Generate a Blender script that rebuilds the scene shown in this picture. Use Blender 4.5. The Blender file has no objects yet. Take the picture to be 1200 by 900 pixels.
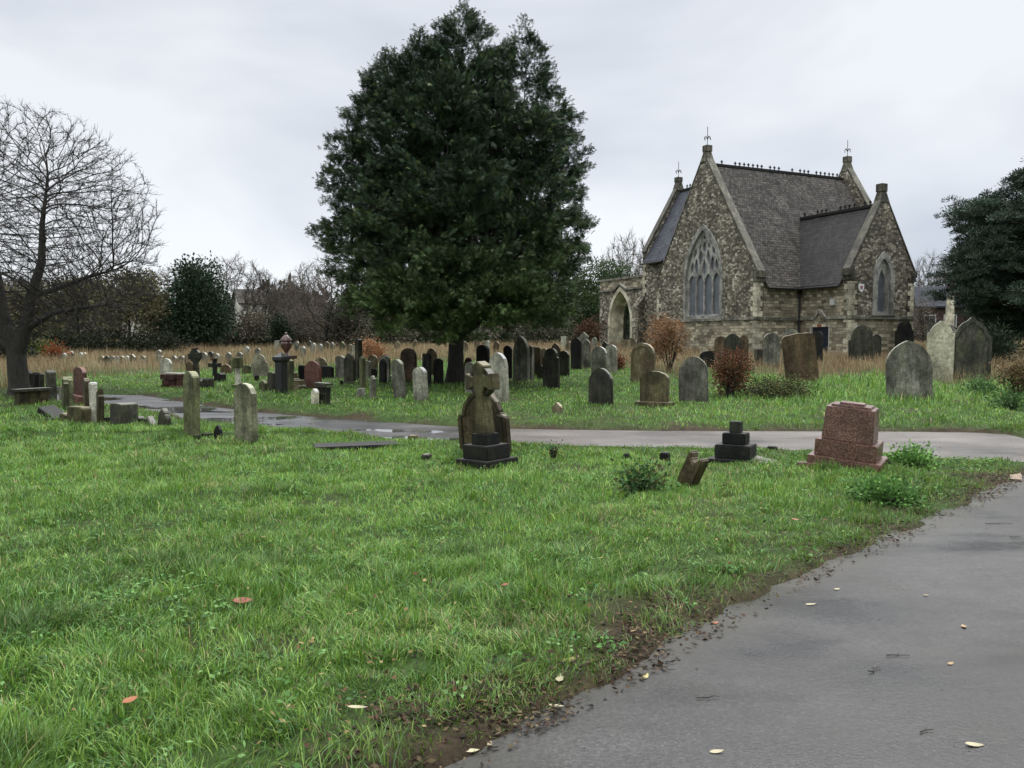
import bpy, bmesh, math, random
import numpy as np
from mathutils import Vector, Matrix, kdtree
from mathutils.geometry import tessellate_polygon
R = math.radians
rng = np.random.default_rng(7); random.seed(7)
sc = bpy.context.scene
COL = sc.collection
F = 971.0; CX, CY, HZ = 600.0, 450.0, 400.0
EYE = 1.6
P = math.atan((CY - HZ) / F); SP, CP = math.sin(P), math.cos(P)

# ------------------------------------------------------------------ scene, camera, light
cam_d = bpy.data.cameras.new('camera'); cam = bpy.data.objects.new('camera', cam_d); COL.objects.link(cam)
cam.location = (0, 0, EYE); cam.rotation_euler = (math.pi / 2 - P, 0, 0)
cam_d.sensor_width = 36; cam_d.lens = F / 1200 * 36; cam_d.clip_end = 3000; cam_d.clip_start = 0.05
sc.camera = cam
sc.view_settings.view_transform = 'Standard'; sc.view_settings.look = 'None'
sc.view_settings.exposure = 0.50; sc.view_settings.gamma = 1
SUN_EL, SUN_AZ = R(52), R(28)      # azimuth clockwise from +Y
w = bpy.data.worlds.new('World'); sc.world = w; w.use_nodes = True
nt = w.node_tree; nt.nodes.clear()
def wn(t, **k):
    n = nt.nodes.new(t)
    for a, b in k.items(): setattr(n, a, b)
    return n
out = wn('ShaderNodeOutputWorld'); bg = wn('ShaderNodeBackground'); bg.inputs['Strength'].default_value = 0.1
sky = wn('ShaderNodeTexSky', sky_type='NISHITA', sun_disc=False, sun_elevation=SUN_EL, sun_rotation=SUN_AZ)
tc = wn('ShaderNodeTexCoord'); mp = wn('ShaderNodeMapping'); mp.inputs['Scale'].default_value = (1.0, 1.0, 2.1)
mp.inputs['Location'].default_value = (0.35, 0.1, 0.55)
nt.links.new(tc.outputs['Generated'], mp.inputs[0])
n1 = wn('ShaderNodeTexNoise'); n1.inputs['Scale'].default_value = 1.5; n1.inputs['Detail'].default_value = 5; n1.inputs['Roughness'].default_value = .5
n1.inputs['Distortion'].default_value = .35
nt.links.new(mp.outputs[0], n1.inputs['Vector'])
cr = wn('ShaderNodeValToRGB'); e = cr.color_ramp.elements
e[0].position = .36; e[0].color = (3.85, 4.2, 4.8, 1); e[1].position = .60; e[1].color = (6.3, 6.5, 6.8, 1)
nt.links.new(n1.outputs['Fac'], cr.inputs[0])
sx = wn('ShaderNodeSeparateXYZ'); nt.links.new(tc.outputs['Generated'], sx.inputs[0])
# horizon glow and brighter zenith of an overcast sky
rz = wn('ShaderNodeValToRGB'); e = rz.color_ramp.elements
e[0].position = 0.0; e[0].color = (1.12, 1.13, 1.14, 1); e[1].position = 1; e[1].color = (4.6, 4.52, 4.35, 1)
k = e.new(.22); k.color = (1.0, 1.0, 1.0, 1); k = e.new(.42); k.color = (.98, .98, .98, 1); k = e.new(.72); k.color = (3.2, 3.14, 3.02, 1)
nt.links.new(sx.outputs['Z'], rz.inputs[0])
mu = wn('ShaderNodeMix', data_type='RGBA', blend_type='MULTIPLY'); mu.inputs['Factor'].default_value = 1
nt.links.new(cr.outputs[0], mu.inputs['A']); nt.links.new(rz.outputs[0], mu.inputs['B'])
mx = wn('ShaderNodeMix', data_type='RGBA'); mx.inputs['Factor'].default_value = .94
nt.links.new(sky.outputs[0], mx.inputs['A']); nt.links.new(mu.outputs['Result'], mx.inputs['B'])
nt.links.new(mx.outputs['Result'], bg.inputs['Color']); nt.links.new(bg.outputs[0], out.inputs[0])
sd = bpy.data.lights.new('sun', 'SUN'); so = bpy.data.objects.new('sun', sd); COL.objects.link(so)
sd.energy = 1.35; sd.angle = R(35); sd.color = (1, .95, .88)
dv = Vector((math.sin(SUN_AZ) * math.cos(SUN_EL), math.cos(SUN_AZ) * math.cos(SUN_EL), math.sin(SUN_EL)))
so.rotation_euler = dv.to_track_quat('Z', 'Y').to_euler()

# ------------------------------------------------------------------ terrain maths
def hb(x, y):
    s = y - 16.0
    h = .02 * (s + np.sqrt(s * s + 2.2)) / 2
    t = y - 80.0
    return h - .016 * (t + np.sqrt(t * t + 40)) / 2
def ray(px, py):
    a = (px - CX) / F; b = (CY - py) / F
    return a, CP + b * SP, -SP + b * CP
def gp(px, py):
    a, c, d = ray(px, py); lo, hi = .5, 400.
    for _ in range(60):
        m = (lo + hi) / 2
        if EYE + m * d / c > hb(0, m): lo = m
        else: hi = m
    return Vector((a / c * lo, lo, float(hb(0, lo))))
def at(px, Y):
    return Vector(((px - CX) / F / (CP) * Y, Y, float(hb(0, Y))))
def zat(py, Y):
    a, c, d = ray(CX, py); return EYE + Y * d / c
def _hash(ix, iy, s):
    n = (ix * 374761393 + iy * 668265263 + s * 974711) & 0x7fffffff
    n = ((n ^ (n >> 13)) * 1274126177) & 0x7fffffff
    return ((n ^ (n >> 16)) & 0xffff) / 65535.0
def vn(x, y, sc_, s=0):
    x = np.asarray(x, float) / sc_; y = np.asarray(y, float) / sc_
    ix = np.floor(x).astype(np.int64); iy = np.floor(y).astype(np.int64)
    fx = x - ix; fy = y - iy; fx = fx * fx * (3 - 2 * fx); fy = fy * fy * (3 - 2 * fy)
    a = _hash(ix, iy, s); b = _hash(ix + 1, iy, s); c = _hash(ix, iy + 1, s); d = _hash(ix + 1, iy + 1, s)
    return (a * (1 - fx) + b * fx) * (1 - fy) + (c * (1 - fx) + d * fx) * fy
UP = [(20, 462), (60, 462), (120, 462.5), (165, 463.5), (205, 469), (250, 477), (300, 483), (350, 487.5), (400, 491), (450, 494.5), (500, 498), (560, 501.5), (640, 503.5), (760, 505), (900, 505.5), (1060, 506), (1150, 507), (1180, 509), (1205, 515), (1260, 530), (1330, 546)]
LO = [(20, 473), (60, 473), (120, 475), (160, 480), (200, 488), (250, 497), (300, 503.5), (350, 507), (400, 511), (450, 514), (500, 517), (560, 520), (620, 521.5), (760, 524), (900, 527), (1000, 530), (1040, 533), (1085, 538), (1130, 541.5), (1200, 545), (1330, 552)]
NL = [(530, 900), (585, 872), (640, 842), (700, 812), (760, 780), (800, 754), (880, 712), (960, 673), (1040, 638), (1100, 611), (1150, 587), (1176, 574), (1192, 563), (1206, 552), (1230, 547)]
upw = [gp(*p) for p in UP]; low = [gp(*p) for p in LO]; nlw = [gp(*p) for p in NL]
FARP = np.array([(p.x, p.y) for p in upw] + [(p.x, p.y) for p in low[::-1]])
NEARP = np.array([(-3.2, -.6), (-1.9, 1.0)] + [(p.x, p.y) for p in nlw] + [(upw[-1].x, upw[-1].y + .2), (14.5, 9.5), (13, -.6)])
def sdf(poly, x, y):
    d = np.full(x.shape, 1e9); ins = np.zeros(x.shape, bool); n = len(poly)
    for i in range(n):
        ax, ay = poly[i]; bx, by = poly[(i + 1) % n]
        ex, ey = bx - ax, by - ay
        t = np.clip(((x - ax) * ex + (y - ay) * ey) / (ex * ex + ey * ey + 1e-12), 0, 1)
        d = np.minimum(d, (x - ax - t * ex) ** 2 + (y - ay - t * ey) ** 2)
        if ay != by:
            c = ((ay > y) != (by > y)) & (x < (bx - ax) * (y - ay) / (by - ay) + ax); ins ^= c
    d = np.sqrt(d); return np.where(ins, -d, d)
def pathd(x, y):
    near = y < 40
    o = np.full(np.shape(x), 50.)
    xn, yn = x[near], y[near]
    o[near] = np.minimum(sdf(FARP, xn, yn), sdf(NEARP, xn, yn))
    return o
def gz(x, y, d=None):
    x = np.asarray(x, float); y = np.asarray(y, float)
    if d is None: d = pathd(x, y)
    jit = (vn(x, y, .35, 3) - .5) * .14 + (vn(x, y, .1, 4) - .5) * .06
    t = np.clip((d + jit + .12) / .24, 0, 1); t = t * t * (3 - 2 * t)
    bump = (vn(x, y, 1.7, 1) - .5) * .07 + (vn(x, y, .5, 2) - .5) * .05 + (vn(x, y, .17, 5) - .5) * .025
    far = np.where(y > 13.5, .06 * np.clip((d) / .5, 0, 1), 0)
    return hb(x, y) - .05 + t * (.085 + bump) + far

# ------------------------------------------------------------------ materials
class NB:
    def __init__(s, name):
        s.m = bpy.data.materials.new(name); s.m.use_nodes = True; s.t = s.m.node_tree; s.t.nodes.clear()
        s.o = s.n('ShaderNodeOutputMaterial'); s.b = s.n('ShaderNodeBsdfPrincipled'); s.l(s.b.outputs[0], s.o.inputs[0])
    def n(s, t, **k):
        x = s.t.nodes.new(t)
        for a, b in k.items(): setattr(x, a, b)
        return x
    def l(s, a, b): s.t.links.new(a, b)
    def set(s, **k):
        for a, v in k.items(): s.b.inputs[a.replace('_', ' ')].default_value = v
        return s
    def noise(s, vec, scale, detail=4, rough=.55):
        x = s.n('ShaderNodeTexNoise'); x.inputs['Scale'].default_value = scale; x.inputs['Detail'].default_value = detail; x.inputs['Roughness'].default_value = rough
        if vec is not None: s.l(vec, x.inputs['Vector'])
        return x.outputs['Fac']
    def mapping(s, vec, scale=(1, 1, 1)):
        x = s.n('ShaderNodeMapping'); x.inputs['Scale'].default_value = scale; s.l(vec, x.inputs[0]); return x.outputs[0]
    def ramp(s, f, stops):
        x = s.n('ShaderNodeValToRGB'); e = x.color_ramp.elements
        while len(e) < len(stops): e.new(.5)
        for q, (p, c) in zip(e, stops):
            q.position = p; q.color = (c, c, c, 1) if not hasattr(c, '__len__') else (*c[:3], 1)
        s.l(f, x.inputs[0]); return x.outputs[0]
    def mix(s, f, a, b, mode='MIX'):
        x = s.n('ShaderNodeMix', data_type='RGBA', blend_type=mode)
        for v, i in ((f, 'Factor'), (a, 'A'), (b, 'B')):
            if hasattr(v, 'links'): s.l(v, x.inputs[i])
            elif hasattr(v, '__len__'): x.inputs[i].default_value = (*v[:3], 1)
            else: x.inputs[i].default_value = v
        return x.outputs['Result']
    def math(s, op, a, b=0.):
        x = s.n('ShaderNodeMath', operation=op)
        for v, i in ((a, 0), (b, 1)):
            if hasattr(v, 'links'): s.l(v, x.inputs[i])
            else: x.inputs[i].default_value = v
        return x.outputs[0]
    def bump(s, h, strength=.4, dist=.01):
        x = s.n('ShaderNodeBump'); x.inputs['Strength'].default_value = strength; x.inputs['Distance'].default_value = dist
        s.l(h, x.inputs['Height']); s.l(x.outputs[0], s.b.inputs['Normal'])
    def obj(s, rnd=True):
        c = s.n('ShaderNodeTexCoord').outputs['Object']
        if not rnd: return c
        oi = s.n('ShaderNodeObjectInfo'); va = s.n('ShaderNodeVectorMath', operation='ADD')
        m = s.n('ShaderNodeVectorMath', operation='SCALE'); cb = s.n('ShaderNodeCombineXYZ')
        for i in range(3): s.l(oi.outputs['Random'], cb.inputs[i])
        s.l(cb.outputs[0], m.inputs[0]); m.inputs['Scale'].default_value = 60; s.l(c, va.inputs[0]); s.l(m.outputs[0], va.inputs[1])
        s.rnd = oi.outputs['Random']
        return va.outputs[0]
    def color(s, c): s.l(c, s.b.inputs['Base Color']); return s
def stone(name, c1, c2, algae=.35, stain=.6, lichen=.3, rough=.62, alg=(.10, .11, .05), lich=(.42, .42, .36), edge=.6):
    b = NB(name); v = b.obj()
    big = b.noise(v, 3.0, 5, .6); c = b.mix(b.ramp(big, [(.32, 0.), (.68, 1.)]), c1, c2)
    st = b.noise(b.mapping(v, (5, 5, .9)), 1.3, 6, .65)
    c = b.mix(b.math('MULTIPLY', b.ramp(st, [(.44, 0.), (.6, 1.)]), stain), c, tuple(x * .22 for x in c1))
    al = b.noise(b.mapping(v, (2.5, 2.5, 1.1)), 1.6, 4, .6)
    c = b.mix(b.math('MULTIPLY', b.ramp(al, [(.45, 0.), (.65, 1.)]), algae), c, alg)
    vo = b.n('ShaderNodeTexVoronoi'); vo.inputs['Scale'].default_value = 16; b.l(v, vo.inputs['Vector'])
    sp = b.ramp(vo.outputs['Distance'], [(.13, 1.), (.24, 0.)])
    gate = b.ramp(b.noise(v, 5, 3), [(.52, 0.), (.6, 1.)])
    c = b.mix(b.math('MULTIPLY', b.math('MULTIPLY', sp, gate), lichen), c, lich)
    fine = b.noise(v, 45, 6, .7); c = b.mix(.8, c, b.ramp(fine, [(.33, .35), (.67, 1.5)]), 'MULTIPLY'); med = b.noise(v, 11, 5, .7); c = b.mix(.7, c, b.ramp(med, [(.35, .5), (.65, 1.35)]), 'MULTIPLY')
    top = b.noise(v, 1.4, 3, .5); c = b.mix(1., c, b.ramp(top, [(.36, .5), (.6, 1.15)]), 'MULTIPLY')
    c = b.mix(1., c, b.ramp(b.rnd, [(0., .6), (1., 1.15)]), 'MULTIPLY')
    # upward-facing edges painted paler, as sky light falling on them
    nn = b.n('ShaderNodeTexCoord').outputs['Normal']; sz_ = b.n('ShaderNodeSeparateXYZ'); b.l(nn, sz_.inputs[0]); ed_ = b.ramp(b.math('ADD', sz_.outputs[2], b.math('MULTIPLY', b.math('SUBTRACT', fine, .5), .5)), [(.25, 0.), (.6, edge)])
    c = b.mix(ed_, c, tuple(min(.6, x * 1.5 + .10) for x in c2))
    b.color(c); b.set(Roughness=rough, Specular_IOR_Level=.22); b.bump(b.math('ADD', fine, b.math('MULTIPLY', big, 1.5)), .5, .012)
    return b.m
S = {}
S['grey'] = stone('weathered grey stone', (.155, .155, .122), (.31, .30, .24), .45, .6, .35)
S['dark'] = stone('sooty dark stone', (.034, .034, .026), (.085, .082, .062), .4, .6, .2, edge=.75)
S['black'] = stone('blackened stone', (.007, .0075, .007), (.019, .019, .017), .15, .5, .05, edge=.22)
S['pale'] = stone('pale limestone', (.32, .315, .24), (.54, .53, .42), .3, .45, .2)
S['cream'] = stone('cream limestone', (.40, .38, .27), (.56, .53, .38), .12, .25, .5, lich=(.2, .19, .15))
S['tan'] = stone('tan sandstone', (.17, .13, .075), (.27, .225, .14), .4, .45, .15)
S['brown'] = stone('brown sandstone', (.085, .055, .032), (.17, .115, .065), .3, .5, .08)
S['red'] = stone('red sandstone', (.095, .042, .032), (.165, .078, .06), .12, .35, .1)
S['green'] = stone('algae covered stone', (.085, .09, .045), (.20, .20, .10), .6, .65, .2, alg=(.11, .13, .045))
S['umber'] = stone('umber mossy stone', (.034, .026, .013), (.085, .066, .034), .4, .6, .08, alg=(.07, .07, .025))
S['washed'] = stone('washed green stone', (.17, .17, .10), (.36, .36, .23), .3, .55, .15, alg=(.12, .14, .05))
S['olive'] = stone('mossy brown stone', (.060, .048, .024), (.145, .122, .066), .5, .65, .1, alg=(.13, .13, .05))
def granite(name, c1, c2, c3, rough):
    b = NB(name); v = b.obj()
    vo = b.n('ShaderNodeTexVoronoi'); vo.inputs['Scale'].default_value = 150; b.l(v, vo.inputs['Vector'])
    sp = b.n('ShaderNodeSeparateColor'); b.l(vo.outputs['Color'], sp.inputs[0])
    c = b.ramp(sp.outputs[0], [(.25, c1), (.65, c2), (.95, c3)])
    st = b.ramp(b.noise(v, 3.5, 5), [(.35, .62), (.65, 1.05)]); c = b.mix(1., c, st, 'MULTIPLY')
    b.color(c); b.l(b.ramp(b.noise(v, 6, 4), [(.3, rough), (.7, rough + .25)]), b.b.inputs['Roughness'])
    b.bump(sp.outputs[0], .15, .003); return b.m
S['pink'] = granite('pink speckled granite', (.04, .022, .018), (.19, .095, .072), (.36, .21, .165), .22)
S['urn'] = granite('brown polished granite', (.06, .025, .02), (.15, .07, .055), (.22, .12, .10), .25)
S['granite'] = granite('black polished granite', (.008, .009, .009), (.018, .019, .018), (.035, .036, .034), .28)
def attr_leaf(name, rough=.5, trans=.0, spec=.5):
    b = NB(name); a = b.n('ShaderNodeAttribute', attribute_name='tint'); b.color(a.outputs['Color']); b.set(Roughness=rough, Specular_IOR_Level=spec)
    if trans:
        t = b.n('ShaderNodeBsdfTranslucent'); b.l(a.outputs['Color'], t.inputs[0]); m = b.n('ShaderNodeMixShader'); m.inputs[0].default_value = trans
        b.l(b.b.outputs[0], m.inputs[1]); b.l(t.outputs[0], m.inputs[2]); b.l(m.outputs[0], b.o.inputs[0])
    return b.m
M_BLADE = attr_leaf('wet grass blades', .45, .35, .3)
M_DRY = attr_leaf('dry grass stalks', .7, .3, .2)
M_LEAF = attr_leaf('leaves', .65, .15, .15)
M_NEEDLE = attr_leaf('evergreen foliage', .6, .08, .3)
def bark(name, c1, c2):
    b = NB(name); v = b.obj(); f = b.noise(b.mapping(v, (6, 6, 1.2)), 3, 6, .65)
    b.color(b.ramp(f, [(.3, c1), (.7, c2)])); b.set(Roughness=.85); b.bump(f, .8, .03); return b.m
M_BARK = bark('dark wet bark', (.012, .011, .009), (.045, .04, .03))
M_TWIG = bark('bare twigs', (.014, .012, .010), (.034, .028, .024))
M_TWIGR = bark('russet twigs', (.055, .042, .033), (.10, .080, .062))
def plain(name, c, rough=.5, metal=0.):
    b = NB(name); v = b.obj(); n_ = b.noise(v, 12, 4); b.color(b.mix(1., c, b.ramp(n_, [(.3, .8), (.7, 1.15)]), 'MULTIPLY')); b.set(Roughness=rough, Metallic=metal); return b.m
M_IRON = plain('rusty iron', (.03, .028, .03), .6); M_PIPE = plain('black painted iron', (.01, .01, .011), .4)

# masonry and tiles, mapped by UV in metres
def masonry(name, c1, c2, mortar, bw, bh, warp=.06, dark=.65):
    b = NB(name); uv = b.n('ShaderNodeUVMap').outputs[0]
    nz = b.n('ShaderNodeTexNoise'); nz.inputs['Scale'].default_value = 3.2; nz.inputs['Detail'].default_value = 3; b.l(uv, nz.inputs['Vector'])
    sub = b.n('ShaderNodeVectorMath', operation='SUBTRACT'); b.l(nz.outputs['Color'], sub.inputs[0]); sub.inputs[1].default_value = (.5, .5, .5)
    scl = b.n('ShaderNodeVectorMath', operation='SCALE'); b.l(sub.outputs[0], scl.inputs[0]); scl.inputs['Scale'].default_value = warp * 3
    add = b.n('ShaderNodeVectorMath', operation='ADD'); b.l(uv, add.inputs[0]); b.l(scl.outputs[0], add.inputs[1])
    br = b.n('ShaderNodeTexBrick'); b.l(add.outputs[0], br.inputs['Vector'])
    br.inputs['Scale'].default_value = 1; br.inputs['Brick Width'].default_value = bw; br.inputs['Row Height'].default_value = bh
    br.inputs['Mortar Size'].default_value = .014; br.inputs['Mortar Smooth'].default_value = .4; br.inputs['Bias'].default_value = -.1
    br.inputs['Color1'].default_value = (0, 0, 0, 1); br.inputs['Color2'].default_value = (1, 1, 1, 1); br.inputs['Mortar'].default_value = (.3, .3, .3, 1)
    br.squash = 1.4; br.squash_frequency = 3
    sep = b.n('ShaderNodeSeparateColor'); b.l(br.outputs['Color'], sep.inputs[0])
    mid = tuple((p + q) / 2.3 for p, q in zip(c1, c2))
    c = b.ramp(sep.outputs[0], [(.0, c1), (.45, mid), (.78, tuple(x * .85 for x in c2)), (1., c2)])
    c = b.mix(b.math('MULTIPLY', br.outputs['Fac'], .8), c, mortar)
    blot = b.noise(uv, .55, 6, .65); c = b.mix(1., c, b.ramp(blot, [(.35, 1 - dark), (.62, 1.1)]), 'MULTIPLY')
    fine = b.noise(uv, 14, 5, .7); c = b.mix(.7, c, b.ramp(fine, [(.32, .4), (.68, 1.4)]), 'MULTIPLY')
    b.color(c); b.set(Roughness=.85)
    b.bump(b.math('ADD', b.math('MULTIPLY', br.outputs['Fac'], -1.2), fine), .9, .03); return b.m
M_RAG = masonry('rough ragstone masonry', (.045, .036, .026), (.44, .39, .28), (.10, .085, .06), .25, .135, .14, .6)
def rubble_wall(name):
    b = NB(name); uv = b.n('ShaderNodeUVMap').outputs[0]
    nz = b.n('ShaderNodeTexNoise'); nz.inputs['Scale'].default_value = 4; nz.inputs['Detail'].default_value = 3; b.l(uv, nz.inputs['Vector'])
    sc1 = b.n('ShaderNodeVectorMath', operation='SCALE'); b.l(nz.outputs['Color'], sc1.inputs[0]); sc1.inputs['Scale'].default_value = .12
    add = b.n('ShaderNodeVectorMath', operation='ADD'); b.l(uv, add.inputs[0]); b.l(sc1.outputs[0], add.inputs[1]); vec = b.mapping(add.outputs[0], (4.6, 7.6, 1))
    cells = []
    for ft in ('F1', 'DISTANCE_TO_EDGE'):
        v = b.n('ShaderNodeTexVoronoi', feature=ft); v.voronoi_dimensions = '2D'; v.inputs['Scale'].default_value = 1; v.inputs['Randomness'].default_value = .75; b.l(vec, v.inputs['Vector']); cells.append(v)
    sep = b.n('ShaderNodeSeparateColor'); b.l(cells[0].outputs['Color'], sep.inputs[0])
    pale = b.noise(uv, .5, 4, .6)
    sel = b.math('ADD', sep.outputs[0], b.math('MULTIPLY', b.math('SUBTRACT', pale, .5), .9))
    c = b.ramp(sel, [(.05, (.075, .064, .045)), (.4, (.15, .13, .09)), (.66, (.24, .21, .15)), (.86, (.37, .33, .25)), (1., (.52, .48, .38))])
    edge = b.ramp(cells[1].outputs['Distance'], [(.02, 1.), (.10, 0.)]); c = b.mix(b.math('MULTIPLY', edge, .8), c, (.060, .052, .038))
    fine = b.noise(uv, 13, 6, .72); c = b.mix(.85, c, b.ramp(fine, [(.33, .35), (.66, 1.5)]), 'MULTIPLY')
    st = b.noise(b.mapping(uv, (1.2, .35, 1)), 1.1, 5, .6); c = b.mix(1., c, b.ramp(st, [(.34, .6), (.6, 1.1)]), 'MULTIPLY')
    b.color(c); b.set(Roughness=.85); b.bump(b.math('ADD', b.math('MULTIPLY', edge, -1.), fine), 1., .035); return b.m
M_RAG = rubble_wall('knobbly ragstone rubble')
M_COURSE = masonry('coursed ragstone masonry', (.17, .14, .09), (.60, .53, .37), (.13, .11, .075), .36, .19, .05, .55)
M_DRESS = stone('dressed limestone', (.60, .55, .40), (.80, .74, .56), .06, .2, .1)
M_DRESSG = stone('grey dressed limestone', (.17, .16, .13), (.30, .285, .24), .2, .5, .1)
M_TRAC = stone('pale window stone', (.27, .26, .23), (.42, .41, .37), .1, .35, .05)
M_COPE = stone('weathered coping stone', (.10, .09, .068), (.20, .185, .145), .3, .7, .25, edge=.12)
def tiles(name, c1, c2, bh=.2):
    b = NB(name); uv = b.n('ShaderNodeUVMap').outputs[0]
    nz = b.n('ShaderNodeTexNoise'); nz.inputs['Scale'].default_value = 1.3; nz.inputs['Detail'].default_value = 4; b.l(uv, nz.inputs['Vector'])
    sub = b.n('ShaderNodeVectorMath', operation='SCALE'); b.l(nz.outputs['Color'], sub.inputs[0]); sub.inputs['Scale'].default_value = .1
    add = b.n('ShaderNodeVectorMath', operation='ADD'); b.l(uv, add.inputs[0]); b.l(sub.outputs[0], add.inputs[1])
    br = b.n('ShaderNodeTexBrick'); b.l(add.outputs[0], br.inputs['Vector']); br.inputs['Scale'].default_value = 1
    br.inputs['Brick Width'].default_value = .19; br.inputs['Row Height'].default_value = bh; br.inputs['Mortar Size'].default_value = .012
    br.inputs['Mortar Smooth'].default_value = .2; br.inputs['Color1'].default_value = (*c1, 1); br.inputs['Color2'].default_value = (*c2, 1); br.inputs['Mortar'].default_value = (.010, .009, .009, 1)
    sy = b.n('ShaderNodeSeparateXYZ'); b.l(add.outputs[0], sy.inputs[0])
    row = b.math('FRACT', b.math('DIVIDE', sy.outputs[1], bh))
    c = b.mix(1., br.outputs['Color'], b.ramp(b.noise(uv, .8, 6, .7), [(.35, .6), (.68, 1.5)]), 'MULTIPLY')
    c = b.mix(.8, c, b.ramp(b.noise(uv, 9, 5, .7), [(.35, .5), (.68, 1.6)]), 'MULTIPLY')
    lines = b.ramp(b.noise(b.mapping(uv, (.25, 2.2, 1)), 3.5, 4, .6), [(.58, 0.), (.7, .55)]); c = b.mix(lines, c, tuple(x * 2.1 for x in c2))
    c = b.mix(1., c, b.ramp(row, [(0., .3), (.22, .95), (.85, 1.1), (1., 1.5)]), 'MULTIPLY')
    b.color(c); b.set(Roughness=.7, Specular_IOR_Level=.25); b.bump(b.math('SUBTRACT', 1., row), 1., .05); return b.m
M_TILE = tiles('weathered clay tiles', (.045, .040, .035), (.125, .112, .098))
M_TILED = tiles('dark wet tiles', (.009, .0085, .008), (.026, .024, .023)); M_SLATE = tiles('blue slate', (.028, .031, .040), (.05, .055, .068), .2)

# ------------------------------------------------------------------ object helpers
def tag(o, label=None, cat=None, group=None, kind=None):
    if label: o['label'] = label
    if cat: o['category'] = cat
    if group: o['group'] = group
    if kind: o['kind'] = kind
    return o
def empty(name, loc=(0, 0, 0), rz=0.):
    o = bpy.data.objects.new(name, None); COL.objects.link(o); o.location = loc; o.rotation_euler = (0, 0, rz); o.empty_display_size = .2
    return o
def link(name, me, m=None, parent=None, loc=None, rz=0.):
    o = bpy.data.objects.new(name, me); COL.objects.link(o)
    if m is not None and not me.materials: me.materials.append(m)
    if parent is not None: o.parent = parent
    if loc is not None: o.location = loc
    if rz: o.rotation_euler = (0, 0, rz)
    return o
def np_mesh(name, V, idx, tot, tint=None, smooth=False):
    me = bpy.data.meshes.new(name); V = np.ascontiguousarray(V, dtype=np.float32)
    idx = np.asarray(idx, np.int32).ravel(); tot = np.asarray(tot, np.int32)
    me.vertices.add(len(V)); me.vertices.foreach_set('co', V.ravel())
    me.loops.add(len(idx)); me.loops.foreach_set('vertex_index', idx)
    me.polygons.add(len(tot)); st = np.concatenate([[0], np.cumsum(tot)[:-1]]).astype(np.int32)
    me.polygons.foreach_set('loop_start', st); me.polygons.foreach_set('loop_total', tot)
    if smooth: me.polygons.foreach_set('use_smooth', np.ones(len(tot), bool))
    me.update(calc_edges=True)
    if tint is not None:
        a = me.attributes.new('tint', 'FLOAT_COLOR', 'POINT'); t = np.ones((len(V), 4), np.float32); t[:, :3] = tint; a.data.foreach_set('color', t.ravel())
    return me
def mesh(name, V, Fc, uv=False):
    me = bpy.data.meshes.new(name); me.from_pydata([tuple(v) for v in V], [], Fc); me.update()
    if uv: set_uv(me)
    return me
def set_uv(me):
    l = me.uv_layers.new(name='UVMap').data
    for p in me.polygons:
        n = p.normal
        if abs(n.z) > .97: t, q = Vector((1, 0, 0)), Vector((0, 1, 0))
        else:
            t = Vector((0, 0, 1)).cross(n).normalized(); q = n.cross(t)
        for li in p.loop_indices:
            c = me.vertices[me.loops[li].vertex_index].co; l[li].uv = (c.dot(t), c.dot(q))
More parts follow.
